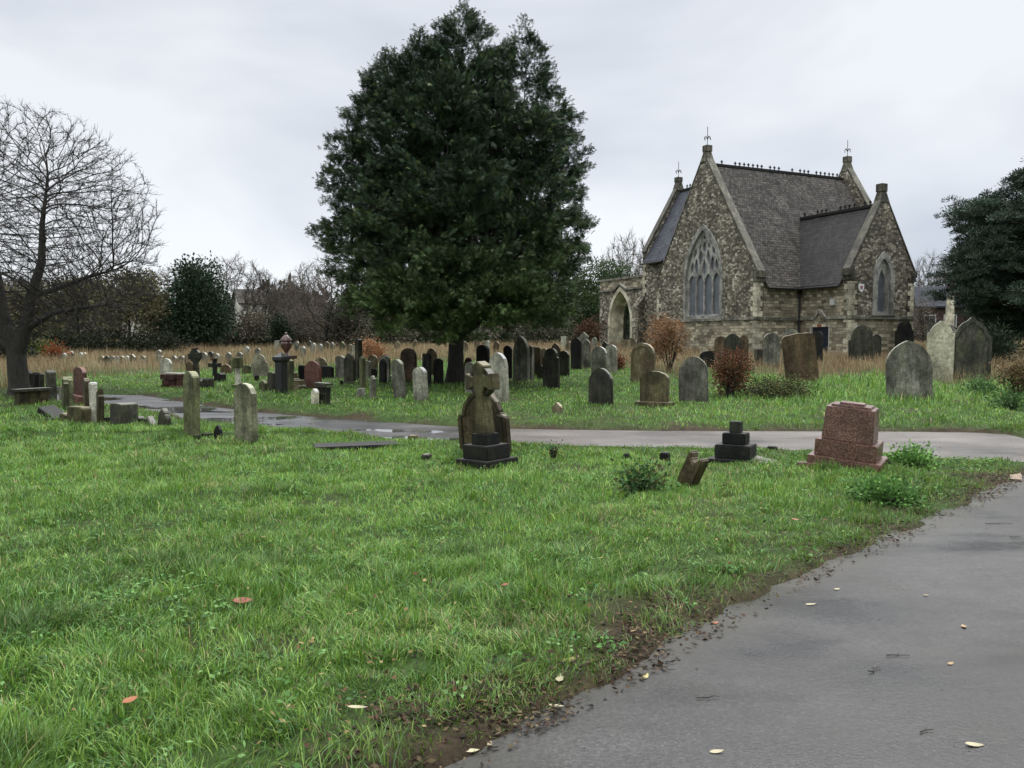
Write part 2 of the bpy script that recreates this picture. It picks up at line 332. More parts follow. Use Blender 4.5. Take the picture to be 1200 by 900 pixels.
class MB:
    """collects shapes into one mesh"""
    def __init__(s): s.V = []; s.F = []
    def add(s, V, Fc):
        k = len(s.V); s.V += [Vector(v) for v in V]; s.F += [tuple(i + k for i in f) for f in Fc]; return s
    def box(s, x0, x1, y0, y1, z0, z1, taper=0.):
        V = [(x0, y0, z0), (x1, y0, z0), (x1, y1, z0), (x0, y1, z0)]
        t = taper; V += [(x0 + t, y0 + t, z1), (x1 - t, y0 + t, z1), (x1 - t, y1 - t, z1), (x0 + t, y1 - t, z1)]
        return s.add(V, [(0, 3, 2, 1), (4, 5, 6, 7), (0, 1, 5, 4), (1, 2, 6, 5), (2, 3, 7, 6), (3, 0, 4, 7)])
    def bar(s, p, q, wd, th, up=(0, 0, 1)):
        p = Vector(p); q = Vector(q); d = (q - p).normalized(); u = Vector(up); r = d.cross(u).normalized(); u = r.cross(d).normalized()
        V = [e_ + r * a * wd / 2 + u * b * th / 2 for e_ in (p, q) for a, b in ((-1, -1), (1, -1), (1, 1), (-1, 1))]
        return s.add(V, [(0, 3, 2, 1), (4, 5, 6, 7), (0, 1, 5, 4), (1, 2, 6, 5), (2, 3, 7, 6), (3, 0, 4, 7)])
    def tube(s, pts, rad, n=8):
        pts = [Vector(p) for p in pts]; V = []; Fc = []
        rad = rad if hasattr(rad, '__len__') else [rad] * len(pts)
        for i, p in enumerate(pts):
            d = (pts[min(i + 1, len(pts) - 1)] - pts[max(i - 1, 0)]).normalized()
            a = d.orthogonal().normalized() if i == 0 else (a - d * a.dot(d)).normalized(); b = d.cross(a)
            V += [p + (a * math.cos(2 * math.pi * j / n) + b * math.sin(2 * math.pi * j / n)) * rad[i] for j in range(n)]
            if i: Fc += [((i - 1) * n + j, (i - 1) * n + (j + 1) % n, i * n + (j + 1) % n, i * n + j) for j in range(n)]
        Fc += [tuple(range(n - 1, -1, -1)), tuple(range((len(pts) - 1) * n, len(pts) * n))]
        return s.add(V, Fc)
    def lathe(s, prof, n=20, c=(0, 0)):
        V = [(c[0] + r * math.cos(2 * math.pi * j / n), c[1] + r * math.sin(2 * math.pi * j / n), z) for r, z in prof for j in range(n)]
        Fc = [(i * n + j, i * n + (j + 1) % n, (i + 1) * n + (j + 1) % n, (i + 1) * n + j) for i in range(len(prof) - 1) for j in range(n)]
        Fc += [tuple(range(n - 1, -1, -1)), tuple(range((len(prof) - 1) * n, len(prof) * n))]
        return s.add(V, Fc)
    def plate(s, outer, holes=(), th=.1, O=(0, 0, 0), A=(1, 0, 0), B=(0, 0, 1)):
        """solid plate: 2-D outline (a,b) in frame O,A,B; front face towards A x B, thickness behind it"""
        O, A, B = Vector(O), Vector(A), Vector(B); N = A.cross(B)
        loops = [list(outer)] + [list(h) for h in holes]
        def area(l): return sum(l[i][0] * l[(i + 1) % len(l)][1] - l[(i + 1) % len(l)][0] * l[i][1] for i in range(len(l)))
        loops = [l if (area(l) > 0) == (i == 0) else l[::-1] for i, l in enumerate(loops)]
        flat = [p for l in loops for p in l]; n = len(flat)
        tri = tessellate_polygon([[Vector((p[0], p[1], 0)) for p in l] for l in loops])
        V = [O + A * p[0] + B * p[1] for p in flat] + [O + A * p[0] + B * p[1] - N * th for p in flat]; Fc = []
        for t in tri:
            a, b, c = [flat[i] for i in t]
            if (b[0] - a[0]) * (c[1] - a[1]) - (b[1] - a[1]) * (c[0] - a[0]) < 0: t = t[::-1]
            Fc += [tuple(t), tuple(i + n for i in t[::-1])]
        k = 0
        for l in loops:
            m = len(l); Fc += [(k + (i + 1) % m, k + i, k + i + n, k + (i + 1) % m + n) for i in range(m)]; k += m
        return s.add(V, Fc)
    def build(s, name, m, parent=None, uv=False, bevel=0., loc=None, rz=0., smooth=False, M=None):
        me = mesh(name, [M @ v for v in s.V] if M else s.V, s.F)
        if bevel:
            bm = bmesh.new(); bm.from_mesh(me); bmesh.ops.remove_doubles(bm, verts=bm.verts, dist=1e-5)
            bmesh.ops.recalc_face_normals(bm, faces=bm.faces)
            ed = [e_ for e_ in bm.edges if len(e_.link_faces) == 2 and e_.calc_face_angle(0) > .45]
            bmesh.ops.bevel(bm, geom=ed, offset=bevel, segments=2, affect='EDGES', clamp_overlap=True); bm.to_mesh(me); bm.free()
        if smooth:
            me.polygons.foreach_set('use_smooth', [True] * len(me.polygons)); me.set_sharp_from_angle(angle=R(40))
        if uv: set_uv(me)
        return link(name, me, m, parent, loc, rz)
def arch(hw, z0, zs, zt, n=10, cx=0.):
    """pointed arch outline: base z0, springing zs, apex zt"""
    r = zt - zs; Rr = (hw * hw + r * r) / (2 * hw); a1 = math.asin(min(1, r / Rr)) if Rr > hw else math.pi / 2
    if r > hw * 1.0001: a1 = math.atan2(r, Rr - hw)
    pr = [(cx - (Rr - hw) + Rr * math.cos(a1 * i / n), zs + Rr * math.sin(a1 * i / n)) for i in range(n + 1)]
    pl = [(2 * cx - x, z) for x, z in pr[:-1]][::-1]
    return [(cx - hw, z0), (cx + hw, z0)] + pr + pl
# ------------------------------------------------------------------ chapel (local x = u along the nave, y = v along its gable)
def build_chapel():
    A0 = 51.0; base = .7
    ch = empty('chapel', (.2935 * A0, A0, base), math.atan2(.421, .907))
    tag(ch, 'derelict ragstone chapel with steep tiled roofs, pointed traceried window and transept', 'chapel')
    W, L = 10.5, 13.2; mid = W / 2; SCZ = 2.28
    nz = lambda v: 4.3 + 1.5 * (min(v, W - v) + .35)
    tu0, tu1, tl = 3.5, 8.7, 4.1; tm = (tu0 + tu1) / 2
    tz = lambda u: 4.3 + 1.655 * (min(u - tu0, tu1 - u) + .3)
    lu0, lu1, ll = .97, 7.07, 3.3; lm = (lu0 + lu1) / 2
    lz = lambda u: 6.9 + 1.67 * (min(u - lu0, lu1 - u) + .3)
    X, Y_, NY, Z = (1, 0, 0), (0, 1, 0), (0, -1, 0), (0, 0, 1)
    # walls, lower coursed band then rubble above
    lo = MB()
    lo.plate([(0, -1.5), (W, -1.5), (W, SCZ), (0, SCZ)], th=.6, O=(0, W, 0), A=NY)
    lo.plate([(.6, -1.5), (L - .6, -1.5), (L - .6, SCZ), (.6, SCZ)], th=.6, O=(0, 0, 0), A=X)
    lo.plate([(0, -1.5), (.9, -1.5), (.9, 1.98), (2.5, 1.98), (2.5, -1.5), (tl, -1.5), (tl, SCZ), (0, SCZ)], th=.6, O=(tu0, 0, 0), A=NY)
    lo.plate([(.6, -1.5), (tu1 - tu0 - .6, -1.5), (tu1 - tu0 - .6, SCZ), (.6, SCZ)], th=.6, O=(tu0, -tl, 0), A=X)
    lo.plate([(0, -1.5), (tl, -1.5), (tl, SCZ), (0, SCZ)], th=.6, O=(tu1, -tl, 0), A=Y_)
    lo.plate([(0, -1.5), (W, -1.5), (W, SCZ), (0, SCZ)], th=.6, O=(L, 0, 0), A=Y_)
    lo.build('lower_wall', M_COURSE, ch, uv=True)
    up = MB()
    zk = nz(0) + .3
    up.plate([(0, SCZ), (W, SCZ), (W, zk), (mid, nz(mid) + .55), (0, zk)], [arch(1.9, SCZ + .15, 5.0, 8.45, 12, mid)], th=.6, O=(0, W, 0), A=NY)
    fl = MB(); fl.plate([(.6, SCZ), (L - .6, SCZ), (L - .6, nz(0) - .1), (.6, nz(0) - .1)], th=.6, O=(0, 0, 0), A=X)
    fl.plate([(0, SCZ), (tl, SCZ), (tl, tz(tu0) - .1), (0, tz(tu0) - .1)], th=.6, O=(tu0, 0, 0), A=NY); fl.build('flank_wall', M_COURSE, ch, uv=True)
    up.plate([(0, SCZ), (tl, SCZ), (tl, tz(tu0) - .1), (0, tz(tu0) - .1)], th=.6, O=(tu1, -tl, 0), A=Y_)
    hw = (tu1 - tu0) / 2
    up.plate([(0, SCZ), (2 * hw, SCZ), (2 * hw, tz(tu0) + .3), (hw, tz(tm) + .5), (0, tz(tu0) + .3)], [arch(.72, SCZ + .2, 4.6, 6.05, 10, hw)], th=.6, O=(tu0, -tl, 0), A=X)
    up.plate([(0, SCZ), (W, SCZ), (W, zk + .4), (mid, nz(mid) + 1.0), (0, zk + .4)], th=.6, O=(L, 0, 0), A=Y_)
    up.plate([(0, SCZ), (L, SCZ), (L, nz(0) - .1), (0, nz(0) - .1)], th=.5, O=(L, W, 0), A=(-1, 0, 0))
    # far-side transept
    up.plate([(0, -1.5), (ll + 1.6, -1.5), (ll + 1.6, lz(lu0) - .1), (0, lz(lu0) - .1)], th=.6, O=(lu0, W + ll, 0), A=NY)
    up.plate([(0, -1.5), (ll + 1.6, -1.5), (ll + 1.6, lz(lu0) - .1), (0, lz(lu0) - .1)], th=.6, O=(lu1, W - 1.6, 0), A=Y_)
    up.plate([(0, -1.5), (lu1 - lu0, -1.5), (lu1 - lu0, lz(lu0) + .25), ((lu1 - lu0) / 2, lz(lm) + .5), (0, lz(lu0) + .25)], th=.5, O=(lu1, W + ll, 0), A=(-1, 0, 0))
    up.build('upper_wall', M_RAG, ch, uv=True)
    # roofs
    def slopes(axis, c, h, e_over, z_e, z_r, s0, s1, th=.16):
        m = MB()
        for sg in (-1, 1):
            o0, o1 = c + sg * (h + e_over), c
            pts = [(o0, z_e), (o1, z_r), (o1, z_r - th), (o0 - 0 * sg, z_e - th)]
            V = []
            for s in (s0, s1):
                for o, z in pts: V.append((s, o, z) if axis == 'u' else (o, s, z))
            m.add(V, [(0, 1, 5, 4), (1, 2, 6, 5), (2, 3, 7, 6), (3, 0, 4, 7), (0, 3, 2, 1), (4, 5, 6, 7)])
        return m
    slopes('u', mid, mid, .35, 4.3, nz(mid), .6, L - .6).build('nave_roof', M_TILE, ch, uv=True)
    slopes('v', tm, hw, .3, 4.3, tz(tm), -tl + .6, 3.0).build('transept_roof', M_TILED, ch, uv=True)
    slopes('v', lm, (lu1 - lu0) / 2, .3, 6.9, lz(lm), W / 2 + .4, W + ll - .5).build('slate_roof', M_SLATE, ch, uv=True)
    # copings, kneelers and caps
    def gable(name, axis, s, c, h, z0, z1, wd, cap=.55, kneel=True):
        m = MB()
        pt = lambda o, z: (s, o, z) if axis == 'u' else (o, s, z)
        for sg in (-1, 1):
            m.bar(pt(c + sg * (h + .12), z0), pt(c, z1), wd * .88, .12)
            if kneel:
                for j, (dz, ex) in enumerate(((-.62, .0), (-.34, .1))):
                    o0, o1 = sorted((c + sg * (h - .22), c + sg * (h + .1 + ex)))
                    if axis == 'u': m.box(s - wd / 2 - .02, s + wd / 2, o0, o1, z0 + dz, z0 + dz + .3 + j * .12)
                    else: m.box(o0, o1, s - wd / 2 - .02, s + wd / 2, z0 + dz, z0 + dz + .3 + j * .12)
        x, y = (s, c) if axis == 'u' else (c, s)
        m.box(x - .34, x + .34, y - .34, y + .34, z1 - .55, z1 + .12, .14); m.box(x - .24, x + .24, y - .24, y + .24, z1 + .12, z1 + cap)
        return m.build(name, M_COPE, ch, bevel=.02)
    gable('gable_coping', 'u', .27, mid, mid, zk + .02, nz(mid) + .66, .68)
    gable('gable_coping', 'v', -tl + .27, tm, hw, tz(tu0) + .32, tz(tm) + .6, .66, .6)
    gable('gable_coping', 'u', L - .3, mid, mid, zk + .42, nz(mid) + 1.1, .66)
    gable('gable_coping', 'v', W + ll - .25, lm, (lu1 - lu0) / 2, lz(lu0) + .27, lz(lm) + .6, .6, .5, False)
    def finial(x, y, z):
        f = MB(); f.tube([(x, y, z), (x, y, z + 1.25)], .022, 6)
        for a in (0, math.pi / 2):
            c_, s_ = math.cos(a), math.sin(a)
            for sg in (-1, 1):
                f.tube([(x, y, z + .45), (x + sg * c_ * .14, y + sg * s_ * .14, z + .62), (x + sg * c_ * .24, y + sg * s_ * .24, z + .55), (x + sg * c_ * .26, y + sg * s_ * .26, z + .38)], .022, 5)
        f.lathe([(.03, z + .42), (.06, z + .48), (.03, z + .54)], 8, (x, y))
        f.build('iron_finial', M_IRON, ch)
    finial(.27, mid, nz(mid) + 1.2); finial(L - .3, mid, nz(mid) + 1.6); finial(lm, W + ll - .25, lz(lm) + 1.05)
    # ridge cresting, some of it broken off
    def crest(axis, c, z, s0, s1, miss, seed):
        r = random.Random(seed); m = MB(); s = s0
        pt = lambda s_, o=0, zz=0: (s_, c + o, z + zz) if axis == 'u' else (c + o, s_, z + zz)
        m.bar(pt(s0, 0, .02), pt(s1, 0, .02), .26, .16)
        while s < s1 - .2:
            if r.random() > miss:
                m.bar(pt(s, 0, .05), pt(s, 0, .38), .05, .06, (0, 1, 0) if axis == 'u' else (1, 0, 0)); m.bar(pt(s - .1, 0, .27), pt(s + .1, 0, .27), .05, .07); m.bar(pt(s - .09, 0, .1), pt(s + .09, 0, .1), .06, .06)
            s += .36 + r.random() * .05
        m.build('ridge_cresting', M_TILED, ch)
    crest('u', mid, nz(mid) - .02, .7, L - .8, .45, 3); crest('v', tm, tz(tm) - .02, -tl + .7, 2.7, .35, 5); crest('v', lm, lz(lm) - .02, W / 2 + 1, W + ll - .6, .4, 6)
    # quoins
    def quoin(cx, cy, dx, dy, z0, z1, name='quoins'):
        m = MB(); z = z0; i = 0; r = random.Random(int(cx * 10 + cy))
        while z < z1:
            h = min(.27 + r.random() * .08, z1 - z); a, b = ((.46, .24), (.24, .46))[i % 2]; a += r.random() * .08; b += r.random() * .08
            x = sorted((cx - dx * .022, cx + dx * a)); y = sorted((cy - dy * .022, cy + dy * b)); m.box(*x, *y, z, z + h - .015); z += h; i += 1
        m.build(name, M_DRESS, ch, bevel=.012)
    quoin(0, 0, 1, 1, -.8, 2.18); quoin(0, 0, 1, 1, 2.42, zk - .35); quoin(0, W, 1, -1, -.8, 2.18); quoin(0, W, 1, -1, 2.42, zk - .35)
    quoin(tu0, -tl, 1, 1, -.8, 2.18); quoin(tu0, -tl, 1, 1, 2.42, tz(tu0) - .35); quoin(tu1, -tl, -1, 1, -.8, 2.18); quoin(tu1, -tl, -1, 1, 2.42, tz(tu0) - .35)
    quoin(lu0, W + ll, 1, -1, 2.5, lz(lu0) - .4)
    # string course
    m = MB(); zz = SCZ - .06; e_ = .10
    m.box(-e_, .05, -e_, W + e_, zz, zz + .17); m.box(.05, tu0 - e_, -e_, .05, zz, zz + .17)
    m.box(tu0 - e_, tu0 + .05, -1.35, -.0 - e_, zz, zz + .17); m.box(tu0 - e_, tu0 + .05, -tl - e_, -2.05, zz, zz + .17)
    m.box(tu0 + .05, tu1 + e_, -tl - e_, -tl + .05, zz, zz + .17); m.box(tu1 - .05, tu1 + e_, -tl + .05, 0, zz, zz + .17)
    m.build('string_course', M_DRESSG, ch, bevel=.02)
    # big traceried window
    win = MB().plate(arch(2.08, SCZ + .12, 5.0, 8.72, 16, 0), [arch(1.82, SCZ + .32, 5.0, 8.32, 14, 0)], th=.36, O=(-.05, mid, 0), A=NY).build('traceried_window', M_TRAC, ch, uv=True)
    leaf = lambda x, z, hw_, hh, t=0: [(x + (a * math.cos(t) - b * math.sin(t)), z + (a * math.sin(t) + b * math.cos(t))) for a, b in
        [(hw_ * math.sin(math.pi * min(1, s)) * sgn, hh * (2 * s - 1)) for sgn, rg in ((1, np.linspace(0, 1, 9)), (-1, np.linspace(1, 0, 9)[1:-1])) for s in rg]]
    holes = [arch(.385, 2.68, 4.75, 5.4, 7, x) for x in (-1.29, -.43, .43, 1.29)]
    holes += [leaf(-.86, 5.95, .21, .6), leaf(.86, 5.95, .21, .6), leaf(0, 5.8, .2, .62), leaf(-1.3, 5.9, .15, .45, -.2), leaf(1.3, 5.9, .15, .45, .2),
              leaf(-.43, 6.45, .19, .6, -.12), leaf(.43, 6.45, .19, .6, .12), leaf(-.98, 6.85, .14, .38, -.35), leaf(.98, 6.85, .14, .38, .35),
              leaf(0, 7.15, .2, .42), leaf(-.46, 7.22, .12, .27, -.4), leaf(.46, 7.22, .12, .27, .4), leaf(0, 7.8, .12, .18)]
    MB().plate(arch(1.84, SCZ + .25, 5.0, 8.4, 14, 0), holes, th=.14, O=(.13, mid, 0), A=NY).build('tracery', M_TRAC, win, bevel=.0)
    g = NB('dull leaded glass'); v = g.obj(); g.color(g.ramp(g.noise(v, 1.5, 4), [(.3, (.075, .083, .095)), (.7, (.13, .142, .158))])); g.set(Roughness=.35); gl = g.m
    MB().plate(arch(1.84, SCZ + .25, 5.0, 8.4, 14, 0), [], th=.03, O=(.25, mid, 0), A=NY).build('glazing', gl, win)
    # lancet window of the transept
    w2 = MB().plate(arch(.86, SCZ + .18, 4.6, 6.3, 12, 0), [arch(.6, SCZ + .34, 4.6, 5.85, 12, 0)], th=.3, O=(tm, -tl - .05, 0), A=X).build('lancet_window', M_TRAC, ch, uv=True)
    MB().plate(arch(.66, SCZ + .25, 4.6, 5.95, 12, 0), [arch(.3, SCZ + .4, 4.3, 5.2, 10, 0)], th=.14, O=(tm, -tl + .12, 0), A=X).build('tracery', M_TRAC, w2)
    MB().plate(arch(.36, SCZ + .36, 4.3, 5.3, 12, 0), [], th=.02, O=(tm, -tl + .24, 0), A=X).build('glazing', gl, w2)
    MB().box(tm - .95, tm + .95, -tl - .12, -tl + .02, SCZ + .115, SCZ + .2).build('sill', M_DRESSG, w2, bevel=.01)
    # door in the transept flank, with a little stone gable over it
    x0 = tu0
    dr = MB().box(x0 + .16, x0 + .22, -2.4, -1.0, -1.2, 1.78).build('door', plain('navy painted boards', (.012, .016, .030), .35), ch)
    MB().box(x0 + .145, x0 + .16, -1.68, -1.52, 1.2, 1.42).build('notice', plain('white paper', (.7, .7, .68), .6), dr)
    MB().box(x0 + .13, x0 + .16, -2.25, -2.19, .45, .6).build('lock', plain('steel', (.35, .35, .35), .35, .8), dr)
    f = MB(); f.box(x0 + .02, x0 + .2, -2.5, -2.4, -1.2, 1.98); f.box(x0 + .02, x0 + .2, -1.0, -.9, -1.2, 1.78)
    f.build('door_frame', plain('weathered white paint', (.42, .40, .34), .6), ch)
    ln = MB().box(x0 + .01, x0 + .2, -2.4, -.9, 1.78, 1.98).build('lintel', M_DRESS, ch)
    MB().box(x0 - .002, x0 + .01, -1.85, -1.5, 1.8, 1.95).build('repair_patch', plain('red cement', (.24, .07, .04), .8), ln)
    h = MB(); h.bar((x0 - .04, -1.25, SCZ + .02), (x0 - .04, -1.72, SCZ + .52), .2, .13, (1, 0, 0)); h.bar((x0 - .04, -1.72, SCZ + .52), (x0 - .04, -2.19, SCZ + .02), .2, .13, (1, 0, 0))
    h.build('door_hood', M_DRESSG, ch)
    # rainwater goods
    p = MB(); p.tube([(tu0 - .13, -.13, 4.15), (tu0 - .13, -.13, 2.0), (tu0 - .13, -.13, -1.2)], .055, 8); p.box(tu0 - .24, tu0 - .03, -.24, -.03, 3.85, 4.12); p.build('downpipe', M_PIPE, ch)
    p = MB(); p.tube([(.6, -.43, 4.17), (tu0 - .4, -.43, 4.15)], .075, 8); p.build('gutter', M_PIPE, ch)
    p = MB(); p.tube([(tu0 - .38, -.5, 4.15), (tu0 - .38, -tl + .6, 4.17)], .075, 8); p.build('gutter', M_PIPE, ch)
    p = MB(); p.tube([(lu0 - .4, W + .2, 6.75), (lu0 - .4, W + ll - .4, 6.75)], .075, 8); p.build('gutter', M_PIPE, ch)
    # alarm box and shield sign
    MB().box(tu0 - .16, tu0, -2.95, -2.62, 3.05, 3.45).build('alarm_box', plain('grey plastic', (.4, .4, .37), .5), ch, bevel=.02)
    sh = [(-.2, .22), (.2, .22), (.2, -.02), (.12, -.18), (0, -.26), (-.12, -.18), (-.2, -.02)][::-1]
    s1 = MB().plate(sh, [], th=.07, O=(tu0 + .75, -tl - .075, 4.05), A=X).build('shield_sign', plain('white plastic', (.75, .75, .75), .35), ch)
    MB().plate([(a * .5, b * .5) for a, b in sh], [], th=.01, O=(tu0 + .75, -tl - .085, 4.06), A=X).build('emblem', plain('dull red print', (.3, .12, .12), .5), s1)
    # open arch that runs off beside the far transept
    gl_ = 6.4; AR = MB(); cxa = 3.2
    AR.plate([(0, -1.5), (gl_, -1.5), (gl_, 5.06), (cxa + .9, 5.06), (cxa, 5.5), (cxa - .9, 5.06), (0, 5.06)], [arch(1.55, -1.2, 2.5, 5.0, 12, cxa)], th=1.25, O=(lu0, W + ll + gl_, 0), A=NY)
    aw = AR.build('archway', M_RAG, ch, uv=True)
    pp = MB(); pp.plate([(0, 5.06), (cxa - .9, 5.06), (cxa, 5.5), (cxa + .9, 5.06), (gl_, 5.06), (gl_, 5.85), (0, 5.85)], [], th=.5, O=(lu0 + .04, W + ll + gl_, 0), A=NY); pp.build('parapet', M_COURSE, aw, uv=True)
    cp = MB(); yb = W + ll
    cp.box(lu0 - .08, lu0 + .62, yb, yb + gl_ + .1, 5.85, 6.02)
    for a, b in (((0, 5.04), (cxa - .9, 5.04)), ((cxa - .9, 5.04), (cxa, 5.48)), ((cxa, 5.48), (cxa + .9, 5.04)), ((cxa + .9, 5.04), (gl_, 5.04))):
        cp.bar((lu0 - .02, yb + gl_ - a[0], a[1]), (lu0 - .02, yb + gl_ - b[0], b[1]), .22, .14)
    cp.build('coping', M_DRESSG, aw)
    MB().plate(arch(1.8, -1.2, 2.5, 5.28, 12, cxa), [arch(1.5, -1.19, 2.5, 4.93, 12, cxa)], th=1.3, O=(lu0 - .035, W + ll + gl_, 0), A=NY).build('arch_moulding', M_DRESS, aw)
    b = MB(); b.box(lu0 - .7, lu0, yb - .35, yb + .35, -1.5, 3.6); b.add([(lu0 - .7, yb - .35, 3.6), (lu0, yb - .35, 3.6), (lu0, yb + .35, 3.6), (lu0 - .7, yb + .35, 3.6), (lu0, yb - .35, 4.4), (lu0, yb + .35, 4.4)], [(0, 1, 4), (3, 5, 2), (0, 4, 5, 3)])
    b.build('buttress', M_RAG, ch, uv=True)
    return ch
build_chapel()
# ------------------------------------------------------------------ ground, paths
def path_mat(name, c1, c2, r1, r2, seed, wet=None, dirt=False):
    b = NB(name); v = b.obj(False)
    big = b.noise(b.mapping(v, (.6, 1.1, 1)), 1.1 + seed * .1, 6, .62); fine = b.noise(v, 55, 5, .75)
    c = b.ramp(big, [(.32, c1), (.68, c2)])
    c = b.mix(.75, c, b.ramp(fine, [(.36, .2), (.5, .9), (.66, 2.2)]), 'MULTIPLY')
    vo = b.n('ShaderNodeTexVoronoi'); vo.inputs['Scale'].default_value = 42; b.l(v, vo.inputs['Vector'])
    sp = b.n('ShaderNodeSeparateColor'); b.l(vo.outputs['Color'], sp.inputs[0])
    chip = b.math('MULTIPLY', b.ramp(vo.outputs['Distance'], [(.2, 1.), (.36, 0.)]), b.ramp(sp.outputs[1], [(.80, 0.), (.9, .55)]))
    c = b.mix(chip, c, tuple(x * 2.2 for x in c2))
    vd = b.n('ShaderNodeTexVoronoi'); vd.inputs['Scale'].default_value = 11; b.l(v, vd.inputs['Vector'])
    sd_ = b.n('ShaderNodeSeparateColor'); b.l(vd.outputs['Color'], sd_.inputs[0])
    chip2 = b.math('MULTIPLY', b.ramp(vd.outputs['Distance'], [(.05, 1.), (.11, 0.)]), b.ramp(sd_.outputs[0], [(.7, 0.), (.8, .8)]))
    c = b.mix(chip2, c, (.012, .010, .008))
    # long worn streaks
    st = b.noise(b.mapping(v, (.35, 2.2, 1)), .9, 4, .5); c = b.mix(1., c, b.ramp(st, [(.35, .8), (.65, 1.22)]), 'MULTIPLY')
    ck = b.noise(v, .9, 6, .55); cr_ = b.ramp(b.math('ABSOLUTE', b.math('SUBTRACT', ck, .5)), [(.0015, .75), (.004, 0.)]); c = b.mix(cr_, c, (.008, .008, .007))
    pt_ = b.noise(v, .45, 3, .4); c = b.mix(1., c, b.ramp(pt_, [(.4, .62), (.47, 1.0), (.6, 1.35)]), 'MULTIPLY')
    if dirt:
        at_ = b.n('ShaderNodeAttribute', attribute_name='tint'); c = b.mix(b.math('MULTIPLY', at_.outputs['Fac'], 1.), c, (.022, .020, .011))
    b.color(c)
    damp = b.noise(b.mapping(v, (.8, 1.4, 1)), .55 + seed * .07, 5, .6)
    stops = [(.36, r1), (.62, r2)] if wet is None else [(wet, .05), (wet + .03, r1), (.66, r2)]
    b.l(b.ramp(damp, stops), b.b.inputs['Roughness'])
    bs = b.ramp(damp, [(.3, .5), (.5, .5)] if wet is None else [(wet, 0.), (wet + .05, .5)])
    x = b.n('ShaderNodeBump'); x.inputs['Distance'].default_value = .004; b.l(bs, x.inputs['Strength']); b.l(fine, x.inputs['Height']); b.l(x.outputs[0], b.b.inputs['Normal'])
    return b.m
M_TAR = path_mat('worn wet tarmac', (.010, .0098, .010), (.030, .029, .028), .17, .66, 0, None, True)
M_LANE = path_mat('old pinkish tarmac', (.054, .045, .040), (.102, .088, .079), .34, .64, 2)
M_LANEW = path_mat('puddled tarmac', (.028, .027, .027), (.07, .066, .065), .3, .6, 1, wet=.44)
def strip(name, k0, k1, mat, lift):
    def res(pts, n):
        P_ = np.array([(p.x, p.y) for p in pts]); s = np.linspace(0, 1, n); t = np.linspace(0, 1, len(P_)); return np.stack([np.interp(s, t, P_[:, i]) for i in (0, 1)], 1)
    n = 240; a = res(upw, n); b = res(low, n); i0, i1 = int(k0 * n), int(k1 * n); V = []; m = 9
    for i in range(i0, i1):
        for j in range(m):
            q = a[i] * (1 - j / (m - 1)) + b[i] * j / (m - 1); V.append((q[0], q[1], float(hb(q[0], q[1])) + lift))
    idx = [(i * m + j, i * m + j + 1, (i + 1) * m + j + 1, (i + 1) * m + j) for i in range(i1 - i0 - 1) for j in range(m - 1)]
    me = mesh(name, V, idx); o = link(name, me, mat); tag(o, kind='structure'); return o
# the left (far) stretch is dark and puddled, the rest is dry-looking pinkish tarmac
strip('cross_path', .545, 1.0, M_LANE, .002)
strip('puddled_path', 0, .552, M_LANEW, .006)
pn = MB(); pts = [(float(a), float(b)) for a, b in NEARP]
tri = tessellate_polygon([[Vector((a, b, 0)) for a, b in pts]])
Vp = [Vector((a, b, float(hb(a, b)) + .010)) for a, b in pts]
tr = []
for t in tri:
    a, b, c = [pts[i] for i in t]; tr.append(t if (b[0] - a[0]) * (c[1] - a[1]) - (b[1] - a[1]) * (c[0] - a[0]) > 0 else t[::-1])
pn.add(Vp, tr); 
gx = np.arange(-3, 14.4, .06); gy = np.arange(-.6, 11.6, .06); GX, GY = np.meshgrid(gx, gy); gd = sdf(NEARP, GX.ravel(), GY.ravel()).reshape(GX.shape)
ok = (gd[:-1, :-1] < .16) & (gd[1:, 1:] < .16) & (gd[:-1, 1:] < .16) & (gd[1:, :-1] < .16); gi = np.arange(GX.size).reshape(GX.shape)
qd = np.stack([gi[:-1, :-1][ok], gi[:-1, 1:][ok], gi[1:, 1:][ok], gi[1:, :-1][ok]], 1)
fx_, fy_ = GX.ravel(), GY.ravel(); dd_ = -gd.ravel()
dirt = np.clip(np.exp(-np.clip(dd_, 0, 9) / .16) * (.5 + 1.1 * vn(fx_, fy_, .3, 71)) - .12, 0, .95) + np.clip((vn(fx_, fy_, .22, 72) - .8) * 2, 0, .3)
uq, inv = np.unique(qd, return_inverse=True); Vq = np.stack([fx_, fy_, hb(fx_, fy_) + .010 + (vn(fx_, fy_, 1.3, 73) - .5) * .012], 1)[uq]
tag(link('tarmac_path', np_mesh('tarmac_path', Vq, inv.reshape(-1), np.full(len(qd), 4), np.repeat(dirt[uq][:, None], 3, 1), True), M_TAR), kind='structure')

def axis(segs):
    o = [segs[0][0]]
    for a, b, st in segs:
        n = max(1, int(round((b - a) / st))); o += list(np.linspace(a, b, n + 1)[1:])
    return np.array(o)
xs = axis([(-500, -60, 44), (-60, -24, 2), (-24, -12, .4), (-12, -7, .12), (-7, 9, .045), (9, 14, .15), (14, 30, .5), (30, 60, 2), (60, 500, 44)])
ys = axis([(-30, 1, 3), (1, 8, .045), (8, 13, .06), (13, 26, .13), (26, 40, .5), (40, 110, 2), (110, 900, 60)])
Xg, Yg = np.meshgrid(xs, ys); xf, yf = Xg.ravel(), Yg.ravel(); df = pathd(xf, yf); zf = gz(xf, yf, df)
nx, ny = len(xs), len(ys); ii = np.arange(nx * ny).reshape(ny, nx)
idx = np.stack([ii[:-1, :-1], ii[:-1, 1:], ii[1:, 1:], ii[1:, :-1]], -1).reshape(-1, 4)
